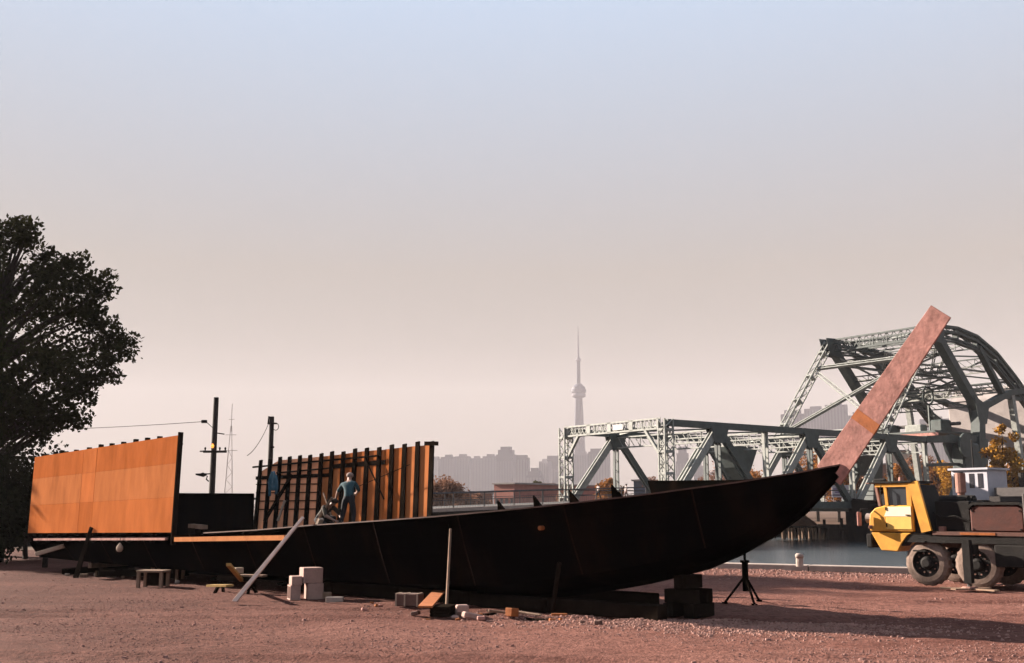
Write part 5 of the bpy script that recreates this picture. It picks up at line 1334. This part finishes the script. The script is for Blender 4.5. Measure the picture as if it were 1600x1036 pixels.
# ------------------------------------------------------------------ people
def person(name, joints, edges, zones, mats, label, hair=None, group=None):
    """joints: name -> (pos, radius); zones: joint -> material index"""
    names = list(joints); base = min((joints[k][0] for k in names), key=lambda v: v.z)
    root = Vector((joints['pelvis'][0].x, joints['pelvis'][0].y, base.z - .05))
    th_ = thing(name, root, label, 'person', group)
    me = bpy.data.meshes.new('body'); idx = {k: i for i, k in enumerate(names)}
    me.from_pydata([tuple(joints[k][0] - root) for k in names], [(idx[a], idx[b]) for a, b in edges], [])
    o = bpy.data.objects.new('body_cage', me); COL.objects.link(o)
    sk = o.modifiers.new('skin', 'SKIN'); sk.use_smooth_shade = True; sk.branch_smoothing = .4
    for i, k in enumerate(names):
        d = me.skin_vertices[0].data[i]; r_ = joints[k][1]
        d.radius = r_ if isinstance(r_, tuple) else (r_, r_); d.use_root = (k == 'pelvis')
    o.modifiers.new('sub', 'SUBSURF').levels = 2
    dg = bpy.context.evaluated_depsgraph_get(); dg.update()
    m2 = bpy.data.meshes.new_from_object(o.evaluated_get(dg)); m2.name = 'body'
    bpy.data.objects.remove(o)
    m2.materials.clear()
    for m_ in mats: m2.materials.append(m_)
    segs = [(joints[a][0]-root, joints[b][0]-root, zones.get((a, b), zones.get(b, 0))) for a, b in edges]
    mi = []
    for p in m2.polygons:
        c = p.center; best = (1e9, 0)
        for a, b, z_ in segs:
            ab = b - a; f = max(0, min(1, (c-a).dot(ab)/max(1e-9, ab.length_squared))); d = (c - a - ab*f).length
            if d < best[0]: best = (d, z_)
        mi.append(best[1])
    m2.polygons.foreach_set('material_index', mi); m2.polygons.foreach_set('use_smooth', [True]*len(mi))
    bo_ = bpy.data.objects.new('body', m2); COL.objects.link(bo_); bo_.parent = th_
    if hair:
        h, r_, m_ = hair
        mb = MB(); mb.tube([h + Vector((0,0,z_*r_)) for z_ in (-.35,-.1,.3,.7,.98,1.1)], [r_*q_ for q_ in (.80,1.0,1.04,.86,.45,.05)], 14); mb.build('hair', m_, th_, smooth=True)
    return th_
E_STD = [('pelvis','waist'),('waist','chest'),('chest','neck'),('neck','head'),('head','crown'),
  ('chest','shL'),('shL','elL'),('elL','wrL'),('wrL','haL'),('chest','shR'),('shR','elR'),('elR','wrR'),('wrR','haR'),
  ('pelvis','hiL'),('hiL','knL'),('knL','anL'),('anL','toL'),('pelvis','hiR'),('hiR','knR'),('knR','anR'),('anR','toR')]
def fingers(j, e, side, hand, wrist, spread):
    d = (hand - wrist).normalized(); s_ = d.cross(spread).normalized()
    for i, (o_, l_) in enumerate(((-.033,.075),(-.011,.09),(.011,.085),(.033,.065))):
        a = hand + s_*o_ + d*.03; b = a + d*l_*.6 - spread*.015; c_ = b + d*l_*.35 - spread*.035
        for nm, p_ in (('a', a), ('b', b), ('c', c_)): j['f%s%d%s' % (side, i, nm)] = (p_, .0095)
        e += [('ha'+side, 'f%s%da' % (side, i)), ('f%s%da' % (side, i), 'f%s%db' % (side, i)), ('f%s%db' % (side, i), 'f%s%dc' % (side, i))]
    t_ = wrist + d*.03 + s_*.045; t2_ = t_ + d*.05 + s_*.03; j['th'+side] = (t_, .012); j['tt'+side] = (t2_, .01)
    e += [('wr'+side, 'th'+side), ('th'+side, 'tt'+side)]
def make_person(name, F, pose, mats, label, scale=1.0, zones=None, hair_m=None, group=None, hands=True):
    """F: 4x4-like function from local (right, forward, up) to world; pose: joint -> local position"""
    rad = dict(pelvis=(.165,.14), waist=(.16,.135), chest=(.18,.14), neck=.055, head=(.075,.085), crown=(.07,.08), shL=.08, shR=.08, elL=.058, elR=.058, wrL=.032, wrR=.032, haL=(.042,.022), haR=(.042,.022), hiL=.105, hiR=.105, knL=.078, knR=.078, anL=.058, anR=.045, toL=(.045,.035), toR=(.045,.035))
    j = {k: (F(v), tuple(q_*scale for q_ in rad[k]) if isinstance(rad[k], tuple) else rad[k]*scale) for k, v in pose.items()}
    e = list(E_STD)
    if hands:
        up = F((0,-.0,1)) - F((0,0,0))
        for sd in 'LR': fingers(j, e, sd, j['ha'+sd][0], j['wr'+sd][0], (F((0,1,0)) - F((0,0,0))).normalized())
    z = dict(waist=1, chest=1, shL=1, shR=1, elL=1, elR=1, hiL=2, hiR=2, knL=2, knR=2, anL=2, anR=2, toL=3, toR=3)
    z.update(zones or {})
    hd = j['crown'][0]
    return person(name, j, e, z, mats, label, hair=(j['head'][0].lerp(hd, .55) , .105*scale, hair_m) if hair_m else None, group=group)
def frame_fn(org, yaw, s_=1.0):
    f = Vector((math.cos(yaw), math.sin(yaw), 0)); r_ = Vector((f.y, -f.x, 0))
    return lambda v: org + (r_*v[0] + f*v[1] + Vector((0,0,v[2])))*s_
M_teal = mat('teal_shirt', (.035,.095,.115), .95, .35, 8, .2); M_jean = mat('dark_trousers', (.03,.03,.035), .95, .3, 8, .2)
M_boot = mat('boots', (.02,.015,.012), .8, .3, 8, 0); M_hairp = mat('grey_hair', (.42,.30,.25), .9, .3, 20, .3)
M_hairb = mat('brown_hair', (.05,.03,.02), .9, .3, 20, .3); M_khaki = mat('khaki_shirt', (.07,.055,.04), .95, .3, 8, .2)
M_wshirt = mat('white_shirt', (.70,.62,.60), .95, .1, 8, 0)
pose_stand = dict(pelvis=(.04,-.02,.93), waist=(.01,.05,1.08), chest=(-.05,.20,1.29), neck=(-.08,.29,1.43), head=(-.09,.35,1.52), crown=(-.10,.39,1.61),
  shL=(-.24,.20,1.33), elL=(-.42,.28,1.12), wrL=(-.54,.40,.93), haL=(-.57,.44,.86), shR=(.14,.20,1.36), elR=(.20,.38,1.14), wrR=(.05,.55,1.06), haR=(.0,.61,1.05),
  hiL=(-.07,-.02,.86), knL=(-.15,.06,.47), anL=(-.20,-.04,.09), toL=(-.23,.12,.04), hiR=(.14,-.02,.86), knR=(.18,.08,.47), anR=(.20,0,.09), toR=(.23,.15,.04))
def on_deck(px, s_):
    t, _ = solve_t(px, 780, lambda t: s_); return t, S(t, s_, zs(t) - .30)
t_, org = on_deck(543, -.9)
for k_ in (-1, 1): 
    tb2 = S(t_ + .5*k_, -.9, zs(t_)-.30); o = MB().box(tb2 + Vector((0,0,.12)), (.3,.3,.24)).build('staging_block', M_darkwood, loc=tb2); tag(o, 'dark block carrying the staging plank at its %s end' % ('stern' if k_ > 0 else 'bow'), 'block', 'staging blocks')
o = MB().beam(S(t_+.9, -.9, zs(t_)-.035), S(t_-.9, -.9, zs(t_)-.035), .3, .05).build('staging_plank', M_wood, loc=org); tag(o, 'brown staging plank under the feet of the person in teal', 'plank')
org = org + Vector((0,0,.292))
make_person('person', frame_fn(org, math.atan2(-SN.y, -SN.x) + R(28)), pose_stand, [M_skin, M_teal, M_jean, M_boot], 'person in teal shirt standing bent forward at the bare ship frames, seen from behind', hair_m=M_hairp)
pose_crouch = dict(pelvis=(0,-.10,.40), waist=(0,.02,.53), chest=(0,.20,.70), neck=(0,.33,.78), head=(0,.42,.83), crown=(0,.50,.88),
  shL=(-.18,.24,.74), elL=(-.28,.42,.52), wrL=(-.18,.58,.36), haL=(-.15,.65,.31), shR=(.18,.24,.74), elR=(.26,.40,.50), wrR=(.16,.58,.40), haR=(.13,.66,.37),
  hiL=(-.11,-.08,.38), knL=(-.22,.30,.46), anL=(-.20,.04,.09), toL=(-.22,.20,.04), hiR=(.11,-.08,.38), knR=(.20,.34,.30), anR=(.17,.0,.10), toR=(.18,.16,.04))
t_, org = on_deck(503, -.55); org = org + Vector((0,0,.16))
cp_ = S(t_, -.55, zs(t_)-.30); o = MB().box(cp_ + Vector((0,0,.075)), (.7,.7,.15), Matrix.Rotation(R(-42), 3, 'Z')).build('low_crate', M_darkwood, loc=cp_, bevel=.01); tag(o, 'low dark crate under the crouching person', 'crate')
make_person('person', frame_fn(org, math.atan2(SD.y, SD.x) + R(8), 1.12), pose_crouch, [M_skin, M_khaki, M_jean, M_boot], 'person in dark khaki shirt crouching on the deck beside the standing one', hair_m=M_hairb)
# plank and paper bag the two are working on
a = S(t_-.1, -.3, zs(t_)+.25); b = S(t_-.55, -.5, zs(t_)+.95)
o = MB().beam(a, b, .10, .05).build('work_plank', M_wood, loc=a); tag(o, 'brown plank held up slanting between the two people', 'plank')
a = S(t_-.28, -.15, zs(t_)-.28)
o = MB().beam(a + Vector((0,0,.30)), a + SD*.22 + Vector((0,0,.62)), .16, .09).build('pale_box', M_palewood, loc=a); tag(o, 'small pale box held aslant by the crouching person', 'box')
# walkers on the bridge
walk = dict(pelvis=(0,0,.95), waist=(0,.02,1.10), chest=(0,.05,1.34), neck=(0,.07,1.50), head=(0,.09,1.60), crown=(0,.10,1.70),
  shL=(-.19,.05,1.40), elL=(-.23,.12,1.14), wrL=(-.22,.30,.98), haL=(-.22,.36,.95), shR=(.19,.05,1.40), elR=(.24,-.10,1.16), wrR=(.23,-.12,.92), haR=(.23,-.12,.84),
  hiL=(-.09,0,.88), knL=(-.10,-.08,.48), anL=(-.10,-.36,.14), toL=(-.10,-.28,.04), hiR=(.09,0,.88), knR=(.10,.22,.50), anR=(.10,.30,.09), toR=(.10,.45,.04))
for px, lb, m1, m2_ in ((935, 'person in white shirt and dark trousers walking on the bridge approach', M_wshirt, M_jean), (977, 'person in pale shirt and pale trousers walking towards the bridge end post', M_wshirt, mat('pale_trousers', (.42,.30,.28), .9, .2, 6, 0))):
    org = None
    for l_ in range(-300, 300):
        if proj(B(l_/10, 12.5, 4))[0] >= px: org = B(l_/10, 12.5, deck_z(l_/10)); break
    make_person('person', frame_fn(org, math.atan2(BU.y, BU.x) + (math.pi if px < 950 else 0)), walk, [M_skin, m1, m2_, M_boot], lb, hair_m=M_hairb, group='people walking on the bridge', hands=False)

# ------------------------------------------------------------------ haze over the harbour
hz = MB().box(Vector((0, 300, 286)), (10400, 9600, 580))
hm = bpy.data.materials.new('haze_air'); hm.use_nodes = True; nt = hm.node_tree
for n_ in list(nt.nodes):
    if n_.type == 'BSDF_PRINCIPLED': nt.nodes.remove(n_)
pv = nt.nodes.new('ShaderNodeVolumePrincipled'); pv.inputs['Color'].default_value = (.88, .84, .89, 1); pv.inputs['Density'].default_value = 0.000072; pv.inputs['Anisotropy'].default_value = 0.0
nt.links.new(pv.outputs[0], [n_ for n_ in nt.nodes if n_.type == 'OUTPUT_MATERIAL'][0].inputs['Volume'])
ho = hz.build('haze', hm); tag(ho, 'thin pale haze over the harbour and skyline', 'haze', kind='stuff')
